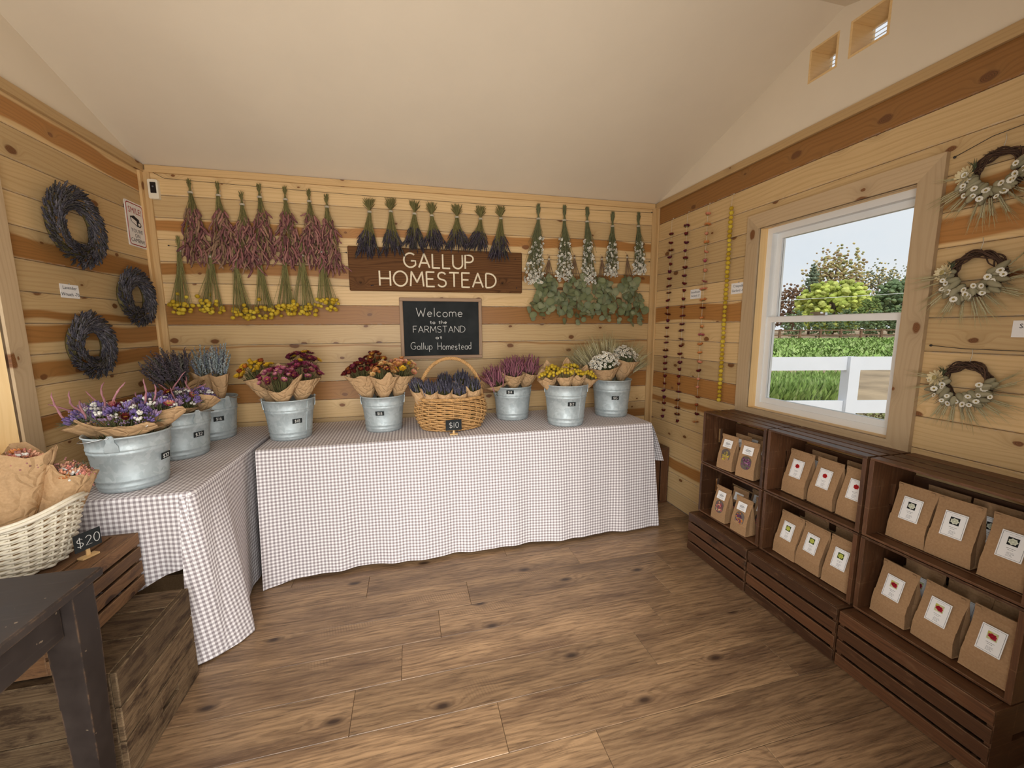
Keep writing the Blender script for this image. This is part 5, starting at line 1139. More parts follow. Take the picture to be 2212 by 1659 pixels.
def straw_mesh(key):
    if key not in _SM:
        pal = {'yellow': ((0.62, 0.36, 0.02), (0.70, 0.45, 0.03), (0.38, 0.22, 0.02)), 'orange': ((0.42, 0.10, 0.015), (0.58, 0.24, 0.02), (0.40, 0.18, 0.02)), 'rust': ((0.22, 0.035, 0.012), (0.36, 0.09, 0.02), (0.30, 0.12, 0.02)),
               'pink': ((0.36, 0.075, 0.15), (0.52, 0.20, 0.27), (0.52, 0.28, 0.12)), 'magenta': ((0.20, 0.018, 0.055), (0.30, 0.05, 0.11), (0.35, 0.14, 0.05)), 'plum': ((0.095, 0.010, 0.028), (0.15, 0.018, 0.04), (0.22, 0.08, 0.03)),
               'wine': ((0.095, 0.008, 0.010), (0.16, 0.018, 0.014), (0.40, 0.22, 0.03)), 'gold': ((0.16, 0.03, 0.01), (0.34, 0.12, 0.02), (0.60, 0.40, 0.05)), 'cream': ((0.66, 0.40, 0.15), (0.70, 0.48, 0.22), (0.42, 0.24, 0.05)),
               'apricot': ((0.58, 0.20, 0.06), (0.66, 0.34, 0.13), (0.44, 0.22, 0.05)), 'ivory': ((0.70, 0.60, 0.36), (0.72, 0.63, 0.40), (0.40, 0.33, 0.14)), 'rose': ((0.40, 0.05, 0.10), (0.60, 0.28, 0.20), (0.55, 0.42, 0.05)), 'coral': ((0.62, 0.22, 0.12), (0.68, 0.34, 0.22), (0.5, 0.3, 0.08))}
        _SM[key] = [T_mesh(straw_T(*pal[key], op, s), 'strawflower') for s, op in ((1, 1.0), (2, 0.72), (3, 0.45))]
    return _SM[key]
def place_flower(t, rn, p, d, key, s, name='strawflower'):
    o = link(name, straw_mesh(key)[rn.choice((0, 0, 1, 1, 2))], t); F = frame(d, rn.uniform(0, 6))*s; M = np.eye(4); M[:3, :3] = F; M[:3, 3] = p; o.matrix_local = Matrix(M.tolist()); return o
def straw_content(keys, n=26, size=0.0255, dome=0.06, spread=1.18):
    def f(t, rn, L, r1, flat):
        lay = heads_layout(rn, n, L, r1*spread, max(flat, 0.8), dome)
        for p, d in lay: place_flower(t, rn, p, d, rn.choice(keys), size*rn.uniform(0.8, 1.2))
        stem_bed(t, rn, [p for p, _ in lay], L, rr=r1*0.9, flat=flat, extra=40)
    return f
def lav_content(n=60, cols=((0.085, 0.08, 0.112), (0.062, 0.058, 0.085), (0.12, 0.115, 0.15)), Ls=(0.04, 0.06), wid=0.75, dome=0.03, lean=0.25, extra=30):
    def f(t, rn, L, r1, flat):
        mb = MB(); pts = []
        for p, d in heads_layout(rn, n, L, r1*0.98, flat, dome, 0.018):
            l = rn.uniform(*Ls); d = unit(np.array([p[0]*5*lean*2, p[1]*5*lean*2, 1.0])+np.array([rn.uniform(-.16, .16), rn.uniform(-.16, .16), 0])); p = p-d*l*0.6; pts.append(p)
            mb.put(LAV[rn.randrange(4)], frame(d, rn.uniform(0, 6)) @ np.diag([wid*l, wid*l, l]), p, np.array(rn.choice(cols))*rn.uniform(0.75, 1.35))
        mb.build('flower_spikes', 'plant', t, kind='stuff'); stem_bed(t, rn, pts, L, rr=r1*0.9, flat=flat, extra=extra)
    return f
def tassel_content(n=46, cols=((0.25, 0.095, 0.125), (0.30, 0.13, 0.15), (0.20, 0.07, 0.10))):
    def f(t, rn, L, r1, flat):
        mb = MB(); pts = []
        for p, d in heads_layout(rn, n, L, r1*0.95, flat, 0.03, 0.02):
            l = rn.uniform(0.08, 0.16); d = unit(np.array([p[0]*5.5, p[1]*3, 1.0])+np.array([rn.uniform(-.2, .2), rn.uniform(-.2, .2), 0])); q = p-d*l*0.65; pts.append(q.copy()); P = [q]; 
            for s in range(7): d = unit(d+np.array([rn.uniform(-.3, .3), rn.uniform(-.3, .3), rn.uniform(-.05, .1)])); q = q+d*l/7; P.append(q)
            mb.tube(P, np.array([0.003, 0.0052, 0.0046, 0.0055, 0.0045, 0.0042, 0.0032, 0.0012])*rn.uniform(0.8, 1.15), 5, np.array(rn.choice(cols))*rn.uniform(0.75, 1.25))
        mb.build('flower_tassels', 'plant', t, kind='stuff'); stem_bed(t, rn, pts, L, rr=r1*0.9, flat=flat)
    return f
def button_content(n=24):
    def f(t, rn, L, r1, flat):
        lay = heads_layout(rn, n, L, r1*0.92, flat, 0.022, 0.008)
        for p, d in lay:
            o = link('flower_head', HEADS[rn.randrange(3)], t, tuple(p)); s = rn.uniform(0.0095, 0.0125); o.scale = (s, s, s)
        stem_bed(t, rn, [p for p, _ in lay], L, (0.20, 0.18, 0.07), rr=r1*0.8, flat=flat, extra=10)
    return f
def ammo_content(n=120, size=(0.0075, 0.011)):
    def f(t, rn, L, r1, flat):
        mb = MB(); pts = []
        for p, d in heads_layout(rn, n, L, r1*1.05, flat, 0.06, 0.03): pts.append(p); mb.put(AMMO, frame(unit(d+np.array([rn.uniform(-.5, .5), -0.5, 0])), rn.uniform(0, 6)), p, np.ones(3)*rn.uniform(0.85, 1.1), rn.uniform(*size))
        mb.build('small_flowers', 'plant', t, kind='stuff'); stem_bed(t, rn, pts, L, (0.12, 0.13, 0.06), rr=r1, flat=flat, extra=40)
    return f
def mixed_content(straw, n_straw=3, tall=3, palette='purple', spread=1.12):
    def f(t, rn, L, r1, flat):
        mb = MB(); pts = []; lay = heads_layout(rn, 62, L, r1*spread, flat, 0.045, 0.014); rn.shuffle(lay)
        cl = {'purple': ((0.18, 0.125, 0.32), (0.225, 0.165, 0.37), (0.145, 0.10, 0.25), (0.27, 0.18, 0.28)), 'peach': ((0.58, 0.27, 0.16), (0.62, 0.34, 0.22), (0.52, 0.20, 0.15), (0.40, 0.18, 0.14))}[palette]
        for k, (p, d) in enumerate(lay):
            pts.append(p)
            if k < n_straw: place_flower(t, rn, p+d*0.012, d, straw[k % len(straw)], rn.uniform(0.022, 0.030))
            elif k % 5 in (0, 1):                                  # statice fans: rows of little papery cones
                c = np.array(rn.choice(cl)); tx = unit(np.cross(d, (rn.uniform(-1, 1), rn.uniform(-1, 1), 0.1)))
                for q in range(13): w = rn.uniform(-1, 1); mb.put(BLOBS, frame(unit(d+tx*w*0.5)), p+tx*w*0.017+d*rn.uniform(0.004, 0.016)+np.cross(tx, d)*rn.uniform(-.007, .007), c*rn.uniform(0.75, 1.35), np.array([0.0042, 0.0042, 0.0085]))
            elif k % 5 == 2:                                       # white clusters
                for q in range(7): mb.put(BLOBS, None, p+np.array([rn.uniform(-.012, .012), rn.uniform(-.012, .012), rn.uniform(0.002, .014)]), np.array((0.74, 0.72, 0.66))*rn.uniform(0.85, 1.1), rn.uniform(0.0045, 0.0068))
            elif k % 5 == 3:                                       # airy lilac filler
                for q in range(15): mb.put(BLOB4, None, p+np.array([rn.uniform(-.02, .02), rn.uniform(-.02, .02), rn.uniform(-0.015, .022)]), np.array(rn.choice(((0.24, 0.15, 0.24), (0.30, 0.19, 0.24), (0.15, 0.12, 0.18))) if palette == 'purple' else (0.36, 0.17, 0.15))*rn.uniform(0.7, 1.2), rn.uniform(0.0022, 0.0036))
            else:                                                  # grey-green foliage
                for q in range(5): e = rdir(rn, d, 0.9)*rn.uniform(0.02, 0.035); mb.tube([p, p+e], [0.0022, 0.0004], 3, np.array((0.13, 0.15, 0.09))*rn.uniform(0.7, 1.4), cap=False)
        for k in range(tall):
            p, d = lay[-1-k]; d = unit(d+np.array([p[0]*4+rn.uniform(-.2, .2), rn.uniform(-.1, .25), 0.8])); q = p; P = [q]; l = rn.uniform(0.09, 0.14)
            for s in range(8): d = unit(d+np.array([rn.uniform(-.34, .34), rn.uniform(-.34, .34), 0.03])); q = q+d*l/8; P.append(q)
            mb.tube(P, np.array([0.003, 0.0060, 0.0044, 0.0056, 0.0036, 0.0050, 0.0030, 0.0038, 0.0012])*0.8, 6, np.array((0.36, 0.165, 0.19))*rn.uniform(0.8, 1.15))
        mb.build('filler_flowers', 'plant', t, kind='stuff'); stem_bed(t, rn, pts, L, (0.14, 0.16, 0.07), rr=r1, flat=flat, extra=40)
    return f
def leafy_content(cols, n=34, Ls=(0.10, 0.17), lsize=0.010):
    def f(t, rn, L, r1, flat):
        mb = MB(); pts = []
        for p, d in heads_layout(rn, n, L, r1, flat, 0.05, 0.03):
            l = rn.uniform(*Ls); d = unit(np.array([p[0]*5, p[1]*5, 1.0])+np.array([rn.uniform(-.2, .2), rn.uniform(-.2, .2), 0])); q = p-d*l*0.5; pts.append(q); c = np.array(rn.choice(cols))
            mb.tube([q, q+d*l], [0.0018, 0.0006], 3, c*0.6, cap=False)
            for k in range(20):
                e = rdir(rn, d, 1.2); w = q+d*l*(k+1)/20+e*0.004; mb.put(BLOB4, frame(e), w, c*rn.uniform(0.65, 1.3), np.array([0.0058, 0.0030, lsize])*rn.uniform(0.7, 1.2)*(1.15-0.5*k/20))
        mb.build('leafy_sprigs', 'plant', t, kind='stuff'); stem_bed(t, rn, pts, L, (0.14, 0.13, 0.08), rr=r1*0.7, flat=flat)
    return f
def inb(k, dx=0.0, dy=0.0, dz=0.03): cx, cy, rt, rb, h = BK[k]; return (cx+dx, cy+dy, CT+dz)
def hd(k, u, v, y): return at(u, v, 1, y)
# D
bouquet('paper bouquet of yellow and orange strawflowers', inb('D', -0.035, 0.03), hd('D', 547, 792, -0.33), 0.085, straw_content(('yellow', 'orange', 'rust', 'yellow', 'yellow'), 34), L0=0.19, seed=1)
bouquet('paper bouquet of pink strawflowers leaning over the bucket front', inb('D', -0.005, -0.05), hd('D', 601, 806, -0.47), 0.088, straw_content(('pink', 'magenta', 'magenta', 'pink', 'plum'), 34, 0.0235), L0=0.185, seed=2, peak=0.10, front=-0.03)
bouquet('paper bouquet of deep magenta strawflowers', inb('D', 0.045, -0.015), hd('D', 655, 794, -0.38), 0.095, straw_content(('magenta', 'magenta', 'pink', 'plum'), 34), L0=0.19, seed=3, peak=0.05)
bouquet('paper bouquet of plum strawflowers with two yellow blooms', inb('D', 0.02, 0.055), hd('D', 655, 770, -0.25), 0.080, straw_content(('plum', 'magenta', 'yellow', 'plum', 'plum'), 24), L0=0.19, seed=4, peak=0.06)
# E
bouquet('paper bouquet of dark wine red strawflowers', inb('E', -0.045, -0.02), hd('E', 777, 792, -0.34), 0.092, straw_content(('wine', 'wine', 'plum', 'gold', 'wine'), 34), L0=0.18, seed=5, peak=0.08)
bouquet('paper bouquet of cream and apricot strawflowers', inb('E', 0.005, -0.05), hd('E', 829, 793, -0.40), 0.075, straw_content(('cream', 'apricot', 'cream', 'apricot', 'wine'), 34, 0.021), L0=0.18, seed=6, peak=0.10)
bouquet('paper bouquet of apricot strawflowers with yellow blooms', inb('E', 0.05, 0.01), hd('E', 871, 786, -0.33), 0.082, straw_content(('apricot', 'coral', 'cream', 'yellow', 'wine'), 30, 0.022), L0=0.18, seed=7, peak=0.02)
bouquet('paper bouquet of rust and wine strawflowers at the back of its bucket', inb('E', -0.01, 0.06), hd('E', 806, 772, -0.22), 0.075, straw_content(('wine', 'gold', 'plum'), 20), L0=0.18, seed=8, peak=0.08)
# F
bouquet('paper bouquet of pink amaranth drooping low over the bucket edge', inb('F', -0.05, -0.01), hd('F', 1064, 800, -0.27), 0.098, tassel_content(66), L0=0.19, seed=9, peak=0.0, paper_len=0.26)
bouquet('paper bouquet of upright pink amaranth in the middle of its bucket', inb('F', 0.0, -0.05), hd('F', 1108, 780, -0.26), 0.088, tassel_content(60), L0=0.19, seed=10, peak=0.04, paper_len=0.30)
bouquet('paper bouquet of pink amaranth leaning toward the yellow button flowers', inb('F', 0.05, 0.0), hd('F', 1146, 778, -0.19), 0.085, tassel_content(54), L0=0.19, seed=11, peak=0.05, paper_len=0.31)
# G
for i, (dx, dy, u, v, y, r) in enumerate(((-0.075, 0.0, 1180, 800, -0.50, 0.062), (-0.04, 0.05, 1192, 787, -0.42, 0.055), (0.0, -0.06, 1218, 795, -0.56, 0.055), (0.035, 0.05, 1232, 783, -0.43, 0.060), (0.05, -0.045, 1246, 797, -0.55, 0.055), (0.08, 0.0, 1275, 800, -0.50, 0.060))):
    bouquet('paper cone of yellow button flowers, %s from the amaranth bucket' % ORD[i], inb('G', dx, dy), hd('G', u, v, y), r, button_content(20), L0=0.22, r0=0.022, seed=20+i, peak=0.09 if i % 2 else 0.06, flat=0.8, front=0.012)
# H
bouquet('paper bouquet of white everlasting flowers in the front of its bucket', inb('H', -0.02, -0.05), hd('H', 1303, 776, -0.36), 0.108, ammo_content(190, (0.0085, 0.0125)), L0=0.22, seed=30, peak=0.03)
bouquet('taller paper bouquet of white everlasting flowers nearest the corner', inb('H', 0.05, 0.0), hd('H', 1348, 762, -0.27), 0.104, ammo_content(170, (0.0085, 0.0125)), L0=0.22, seed=31, peak=0.0)
def wheat_sheaf():
    b = np.array(inb('H', 0.0, 0.04)); rn = random.Random(33); t = thing('wheat_sheaf', 'fan of dried bearded wheat behind the white everlasting flowers', 'dried wheat', tuple(b)); mb = MB()
    for k in range(105):
        u, v = rn.uniform(1215, 1400), rn.uniform(728, 790); v = 722+abs(u-1312)*0.45+rn.uniform(0, 34) ; p = at(u, v, 1, rn.uniform(-0.30, -0.13))-b; d = unit(p-np.array([0, 0, 0.16])); l = rn.uniform(0.085, 0.115); q = p-d*l
        a = rn.uniform(0, 6.28); mb.tube([(0.02*math.cos(a), 0.02*math.sin(a), 0), (q[0]*0.35, q[1]*0.35, q[2]*0.6), q], [0.0015, 0.0013, 0.001], 3, (0.36, 0.31, 0.17), cap=False)
        mb.put(WHEAT[k % 2], frame(d, rn.uniform(0, 6)) @ np.diag([l*1.0, l*1.0, l]), q, np.array((0.46, 0.41, 0.25))*rn.uniform(0.8, 1.2))
    mb.build('wheat_ears', 'plant', t, kind='stuff')
wheat_sheaf()
# A
GP = ((0.115, 0.095, 0.115), (0.14, 0.12, 0.13), (0.09, 0.075, 0.085), (0.16, 0.155, 0.13)); BG = ((0.27, 0.32, 0.33), (0.21, 0.26, 0.27), (0.33, 0.37, 0.37), (0.20, 0.22, 0.28))
bouquet('bushy bouquet of grey-purple dried herbs in the corner bucket', inb('A', -0.05, -0.03), at(362, 792, 1, -0.30), 0.105, leafy_content(GP, 70, (0.10, 0.17), 0.013), paper=True, paper_len=0.30, L0=0.20, seed=40, peak=0.02, back=(-0.3, 1, 0))
bouquet('paper bouquet of pale blue-grey dried sprigs in the corner bucket', inb('A', 0.045, -0.01), at(473, 778, 1, -0.24), 0.052, leafy_content(BG, 34, (0.10, 0.16), 0.009), L0=0.20, seed=41, peak=0.02, paper_len=0.36)
bouquet('paper bouquet of blue-grey sprigs with a tall pointed wrap', inb('A', 0.01, 0.04), at(437, 783, 1, -0.17), 0.060, leafy_content(BG, 24, (0.10, 0.18), 0.009), L0=0.20, seed=42, peak=0.05, paper_len=0.36)
# B, C mixed
bouquet('mixed purple and white bouquet in the middle bucket of the short table', inb('B', -0.02, -0.03), at(385, 853, 1, -0.66), 0.090, mixed_content(('wine', 'rose'), 2, 4), L0=0.18, seed=50, peak=0.05, front=0.03, back=(-0.3, 1, 0))
bouquet('paper bouquet of lilac filler turned toward the room in the middle bucket', inb('B', 0.05, 0.0), at(428, 848, 1, -0.55), 0.075, mixed_content(('plum',), 1, 2), L0=0.18, seed=51, peak=0.0, front=0.06, back=(-0.6, 0.8, 0))
bouquet('mixed bouquet with tall pink spikes leaning to the wreath wall', inb('C', -0.05, 0.0), at(198, 888, 1, -1.02), 0.082, mixed_content(('wine', 'plum'), 2, 4), L0=0.18, seed=52, peak=0.02, front=0.03, back=(-0.2, 1, 0))
bouquet('mixed purple statice bouquet at the front of the table-end bucket', inb('C', 0.0, -0.055), at(268, 889, 1, -1.11), 0.098, mixed_content(('plum', 'wine', 'rose'), 3, 3), L0=0.18, seed=53, peak=0.03, front=0.035, back=(-0.1, 1, 0))
bouquet('mixed bouquet with a large pink yellow-eyed strawflower', inb('C', 0.055, 0.02), at(332, 868, 1, -0.96), 0.090, mixed_content(('rose', 'plum'), 2, 3), L0=0.18, seed=54, peak=0.0, front=0.03, back=(-0.1, 1, 0))

# ------------------------------------------------------------------ baskets
def wicker(par, mat, prof, sx, sy, nst, strands, r_st, r_w, amp, part='weave', lift=None):
    """woven wall: strands weave in front of and behind the stakes; prof(z)->radius factor, lift(theta)->extra z"""
    th = np.linspace(0, 2*math.pi, nst*6+1); lift = lift or (lambda a, t: 0.0*a); mb = MB()
    for k, (z, t) in enumerate(strands):
        ph = math.pi*(k % 2); rr = prof(t); w = amp*np.sin(th*nst/2+ph)
        P = np.stack([(sx*rr+w)*np.cos(th), (sy*rr+w)*np.sin(th), z+lift(th, t)+0.0016*np.sin(th*nst/2+ph+1.2)], 1); mb.tube(P, r_w, 5, cap=False)
    mb.build(part, mat, par, kind='stuff')
    mb = MB(); H = strands[-1][0]; 
    for i in range(nst):
        a = (i+0.5)*2*math.pi/nst*1.0; mb.tube([(sx*prof(t)*math.cos(a), sy*prof(t)*math.sin(a), z+float(lift(np.array([a]), t)[0])) for z, t in strands[::3]+[strands[-1]]], r_st, 4)
    mb.build('stakes', mat, par, kind='stuff')
def twisted(mb, P, r, n, turns, rs):
    P = np.array(P, float); m = len(P); tg = np.gradient(P, axis=0); tg /= np.linalg.norm(tg, axis=1)[:, None]; x = unit(np.cross(tg[0], (0.3, 0.2, 0.9))); X = []
    for i in range(m): x = unit(x-tg[i]*np.dot(x, tg[i])); X.append(x)
    X = np.array(X); Y = np.cross(tg, X)
    for k in range(n): a = np.linspace(0, turns*2*math.pi, m)+k*2*math.pi/n; mb.tube(P+r*(np.cos(a)[:, None]*X+np.sin(a)[:, None]*Y), rs, 5)
bk = thing('wicker_basket', 'brown wicker basket with an arched handle full of lavender', 'basket', (1.775, -0.392, CT+0.005))
prof = lambda t: 0.86+0.22*math.sin(min(1, t*1.12)*math.pi*0.62)-0.10*t*t
NS = 22; strands = [(0.008+0.0126*k+RND.uniform(-.0012, .0012), k/15) for k in range(16)]
wicker(bk, 'basket_cane', prof, 0.222, 0.150, 26, strands, 0.0036, 0.0058, 0.0078)
mb = MB(); a = np.linspace(0, 2*math.pi, 97); twisted(mb, np.stack([0.222*prof(1)*np.cos(a), 0.150*prof(1)*np.sin(a), np.full(97, 0.204)], 1), 0.0055, 3, 26, 0.0045); mb.build('rim_braid', 'basket_cane', bk)
mb = MB(); twisted(mb, np.stack([0.222*prof(0)*np.cos(a), 0.150*prof(0)*np.sin(a), np.full(97, 0.006)], 1), 0.005, 2, 20, 0.0045); mb.lathe([(0.0, 0.004), (0.87, 0.004)], 40, sx=0.218, sy=0.147); mb.build('base', 'basket_cane', bk)
mb = MB(); q = np.linspace(0.0, math.pi, 60); twisted(mb, np.stack([0.205*np.cos(q), np.full(60, 0.0), 0.17+0.285*np.sin(q)**0.9], 1), 0.0075, 4, 9, 0.0055); mb.build('handle', 'basket_cane', bk)
lb = [(-0.145, -0.03, 897, 828, -0.36, 0.048), (-0.095, -0.075, 925, 831, -0.42, 0.050), (-0.02, -0.085, 957, 831, -0.44, 0.052), (0.055, -0.080, 989, 833, -0.44, 0.050), (0.125, -0.045, 1020, 824, -0.40, 0.056), (-0.03, 0.05, 960, 815, -0.27, 0.055), (0.06, 0.05, 997, 810, -0.27, 0.058)]
for i, (dx, dy, u, v, y, r) in enumerate(lb):
    bouquet('paper cone of dried lavender in the handled basket, %s from the strawflower bucket' % ORD[i] if i < 5 else 'paper cone of lavender at the back of the handled basket, %s' % ('under the handle' if i == 5 else 'next to the amaranth'), (1.775+dx, -0.392+dy, CT+0.03), at(u, v-4, 1, y-0.047), r, lav_content(58), L0=0.10, r0=0.026, seed=60+i, peak=0.05 if i > 4 else 0.02, flat=0.85, group=None, paper_len=None)
# white basket at the left with three bouquets
wbk = thing('white_wicker_basket', 'oval white wicker basket of bouquets on the slatted crate', 'basket', (0.205, -1.414, 0.6225)); lift = lambda a, t: 0.035*t*np.cos(a)**4
prof2 = lambda t: 0.72+0.28*t**0.8; strands = [(0.006+0.0088*k, k/19) for k in range(20)]
wicker(wbk, 'basket_white', prof2, 0.186, 0.164, 30, strands, 0.0035, 0.0048, 0.006, lift=lift)
a = np.linspace(0, 2*math.pi, 97)
for dz, dr in ((0.0, 0.0), (0.011, 0.004), (0.005, 0.012)):
    mb = MB(); mb.tube(np.stack([(0.186+dr)*np.cos(a), (0.164+dr)*np.sin(a), 0.178+dz+lift(a, 1.0)], 1), 0.0062, 6, cap=False); mb.build('rim_rod', 'basket_white', wbk)
mb = MB(); mb.lathe([(0.0, 0.005), (0.73, 0.005)], 40, sx=0.184, sy=0.160); mb.build('base', 'basket_white', wbk)
PE = ('coral', 'apricot', 'yellow', 'wine')
bouquet('peach and white bouquet in crumpled paper tied at its foot', (0.250, -1.475, 0.668), at(46, 996, 1, -1.37), 0.066, mixed_content(('coral', 'apricot'), 2, 0, 'peach', 0.72), L0=0.035, r0=0.020, seed=70, tie=True, peak=0.05, flat=0.8, front=0.0, over=0.022, back=(-0.7, 0.7, 0))
bouquet('peach and yellow bouquet standing open beside the basket rim', (0.285, -1.385, 0.652), at(155, 1014, 1, -1.31), 0.062, mixed_content(PE, 3, 0, 'peach', 0.82), L0=0.02, r0=0.038, seed=71, peak=0.0, flat=0.9, over=0.0, back=(-0.5, 0.8, 0))
bouquet('paper-wrapped bouquet lying at the wall side of the white basket', (0.155, -1.51, 0.662), (0.085, -1.47, 0.80), 0.055, mixed_content(('coral',), 1, 0, 'peach', 0.7), L0=0.03, r0=0.02, seed=72, tie=True, peak=0.02, flat=0.9, over=0.015, back=(-0.7, 0.7, 0))
def price_stand(label, loc, rz, price, w=0.062, h=0.045, st=0.03):
    t = thing('price_stand', label, 'price sign', loc, rz); plate('slate_card', w, h, 0.003, 'slate', t, (0, 0.0015, st+h/2))
    plank('stick', t, 'stick_wood', (0, 0.006, (st+h*0.5)/2+0.002), st+h*0.5, 0.011, 0.004, (0, 0, 1), (1, 0, 0)); plank('foot', t, 'stick_wood', (0, 0.006, 0.003), 0.05, 0.026, 0.006, (1, 0, 0), (0, 1, 0))
    mb = MB(); strokes(mb, price, 0.001, st+h*0.24, h*0.52, 0.0013, 0.22); mb.build('price_lettering', 'chalk', t, (0, -0.0022, 0)); return t
p = at(980, 938, 2, CT); price_stand('small slate price stand reading 10 dollars before the lavender basket', (p[0], p[1]-0.014, CT+0.001), 0.05, '$10', 0.098, 0.066, 0.028)
p = at(196, 1199, 2, 0.6185); price_stand('small slate price stand reading 20 dollars before the white basket', (p[0]+0.006, p[1]-0.012, 0.6185), 1.15, '$20', 0.078, 0.062, 0.032)

# ------------------------------------------------------------------ lavender wreaths on the left wall
def lav_wreath(label, y, z, R, r, seed, tilt=0.0):
    rn = random.Random(seed); t = thing('lavender_wreath', label, 'wreath', (0.034, y, z), FACE_LEFT)
    mb = MB(); a = np.linspace(0, 2*math.pi, 61); mb.tube(np.stack([R*0.92*np.cos(a), 0.012+0*a, R*0.92*np.sin(a)], 1), 0.016, 7, (0.14, 0.12, 0.05), cap=False); mb.build('ring_base', 'plant', t)
    mb = MB(); n = 760
    for k in range(n):
        a = k*2*math.pi/n+rn.uniform(-.05, .05); q = rn.uniform(-1, 1); ca, sa = math.cos(a), math.sin(a); rad = np.array([ca, 0, sa]); tan = np.array([-sa, 0, ca]); fw = np.array([0, -1.0, 0])
        o = rn.uniform(-1, 1); p = rad*(R-0.012+r*0.42*o)+fw*(0.004+0.022*(1-abs(o)))+tan*rn.uniform(-.01, .01)
        d = unit(-tan*1.0+rad*(0.25+0.75*o)+fw*rn.uniform(0.0, 0.5)); l = rn.uniform(0.026, 0.042)
        mb.put(LAV[k % 4], frame(d, rn.uniform(0, 6)) @ np.diag([1.15*l, 1.15*l, l]), p, np.array(rn.choice(((0.085, 0.078, 0.092), (0.058, 0.054, 0.068), (0.112, 0.104, 0.116), (0.070, 0.064, 0.056))))*rn.uniform(0.8, 1.35))
        if k % 5 == 0: mb.tube([p-d*0.02, p+d*0.02], 0.0012, 3, (0.22, 0.18, 0.08), cap=False)
    mb.build('lavender_sprigs', 'plant', t, kind='stuff')
    mb = MB(); mb.tube([(0, 0.01, R), (0.004, 0.02, R+0.03), (0, 0.030, R+0.045)], 0.0011, 4); mb.build('hanging_loop', 'twine', t)
lav_wreath('largest lavender wreath, high on the plank wall', -0.640, 1.885, 0.137, 0.105, 1)
lav_wreath('lavender wreath next to the corner trim, under the warning sign', -0.262, 1.592, 0.118, 0.095, 2)
lav_wreath('lowest lavender wreath on the plank wall, below the price card', -0.650, 1.336, 0.116, 0.090, 3)

# ------------------------------------------------------------------ garlands on the right wall
def garland(label, y, z_top, z_a, z_b, n, kind, seed, group):
    rn = random.Random(seed); t = thing('hanging_garland', label, 'garland', (W_-0.020, y, z_top), FACE_RIGHT, group)
    mb = MB(); mb.tube([(0, 0.012, 0), (0, 0, -0.02), (rn.uniform(-.004, .004), 0, (z_b-z_top)*0.5), (0, 0, z_b-z_top-0.02)], 0.0011, 4); mb.lathe([(0, 0), (0.004, 0), (0.004, 0.004), (0, 0.004)], 8, c=(0, 0.012, 0)); mb.build('string', 'string_white', t)
    for k in range(n):
        z = z_a+(z_b-z_a)*k/(n-1)-z_top+rn.uniform(-.006, .006)*(kind != 'ball')
        if kind == 'ball':
            o = link('flower_head', HEADS[rn.randrange(3)], t, (rn.uniform(-.002, .002), 0, z)); s = rn.uniform(0.0125, 0.0145); o.scale = (s, s, s*0.95)
        else: place_flower(t, rn, np.array([rn.uniform(-.003, .003), 0, z-0.004]), unit((rn.uniform(-.35, .35), rn.uniform(-.35, .35), 1)), rn.choice(kind), rn.uniform(0.023, 0.029))
DK = ('wine', 'plum', 'plum', 'wine', 'wine'); LT = ('coral', 'rust', 'wine', 'apricot', 'rose', 'coral')
garland('dark red strawflower garland nearest the corner', -0.232, 2.222, 2.101, 0.686, 27, DK, 1, None)
garland('dark red strawflower garland beside the lighter one', -0.410, 2.222, 2.123, 0.685, 26, DK, 2, None)
garland('coral and apricot strawflower garland', -0.620, 2.221, 2.152, 0.730, 24, LT, 3, None)
garland('garland of round yellow button flowers next to the window', -0.828, 2.216, 2.134, 0.930, 45, 'ball', 4, None)

# ------------------------------------------------------------------ grapevine wreaths on the right wall
TAIL = []
for q, c in enumerate(((0.29, 0.265, 0.165), (0.25, 0.225, 0.14), (0.33, 0.30, 0.195))):
    T = blob_T(9, 7, 0.10, q+5); V = T['V'].copy(); V[:, 0] *= (1.05-0.25*V[:, 2]); V[:, 1] *= (1.05-0.25*V[:, 2]); T = dict(V=V, F4=T['F4'], C=np.array(c)*np.ones((len(V), 3))); TAIL.append(T_mesh(T, 'bunny_tail'))
WH = []
for s in range(2): T = dict(WHEAT[s]); T['C'] = WHEAT[s]['C']*np.array((0.46, 0.41, 0.25)); WH.append(T_mesh(T, 'wheat_ear'))
AM = T_mesh(AMMO, 'white_flower')
def orient(o, d, s, p, spin=0.0):
    M = np.eye(4); M[:3, :3] = frame(d, spin) @ np.diag(s if np.ndim(s) else (s, s, s)); M[:3, 3] = p; o.matrix_local = Matrix(M.tolist())
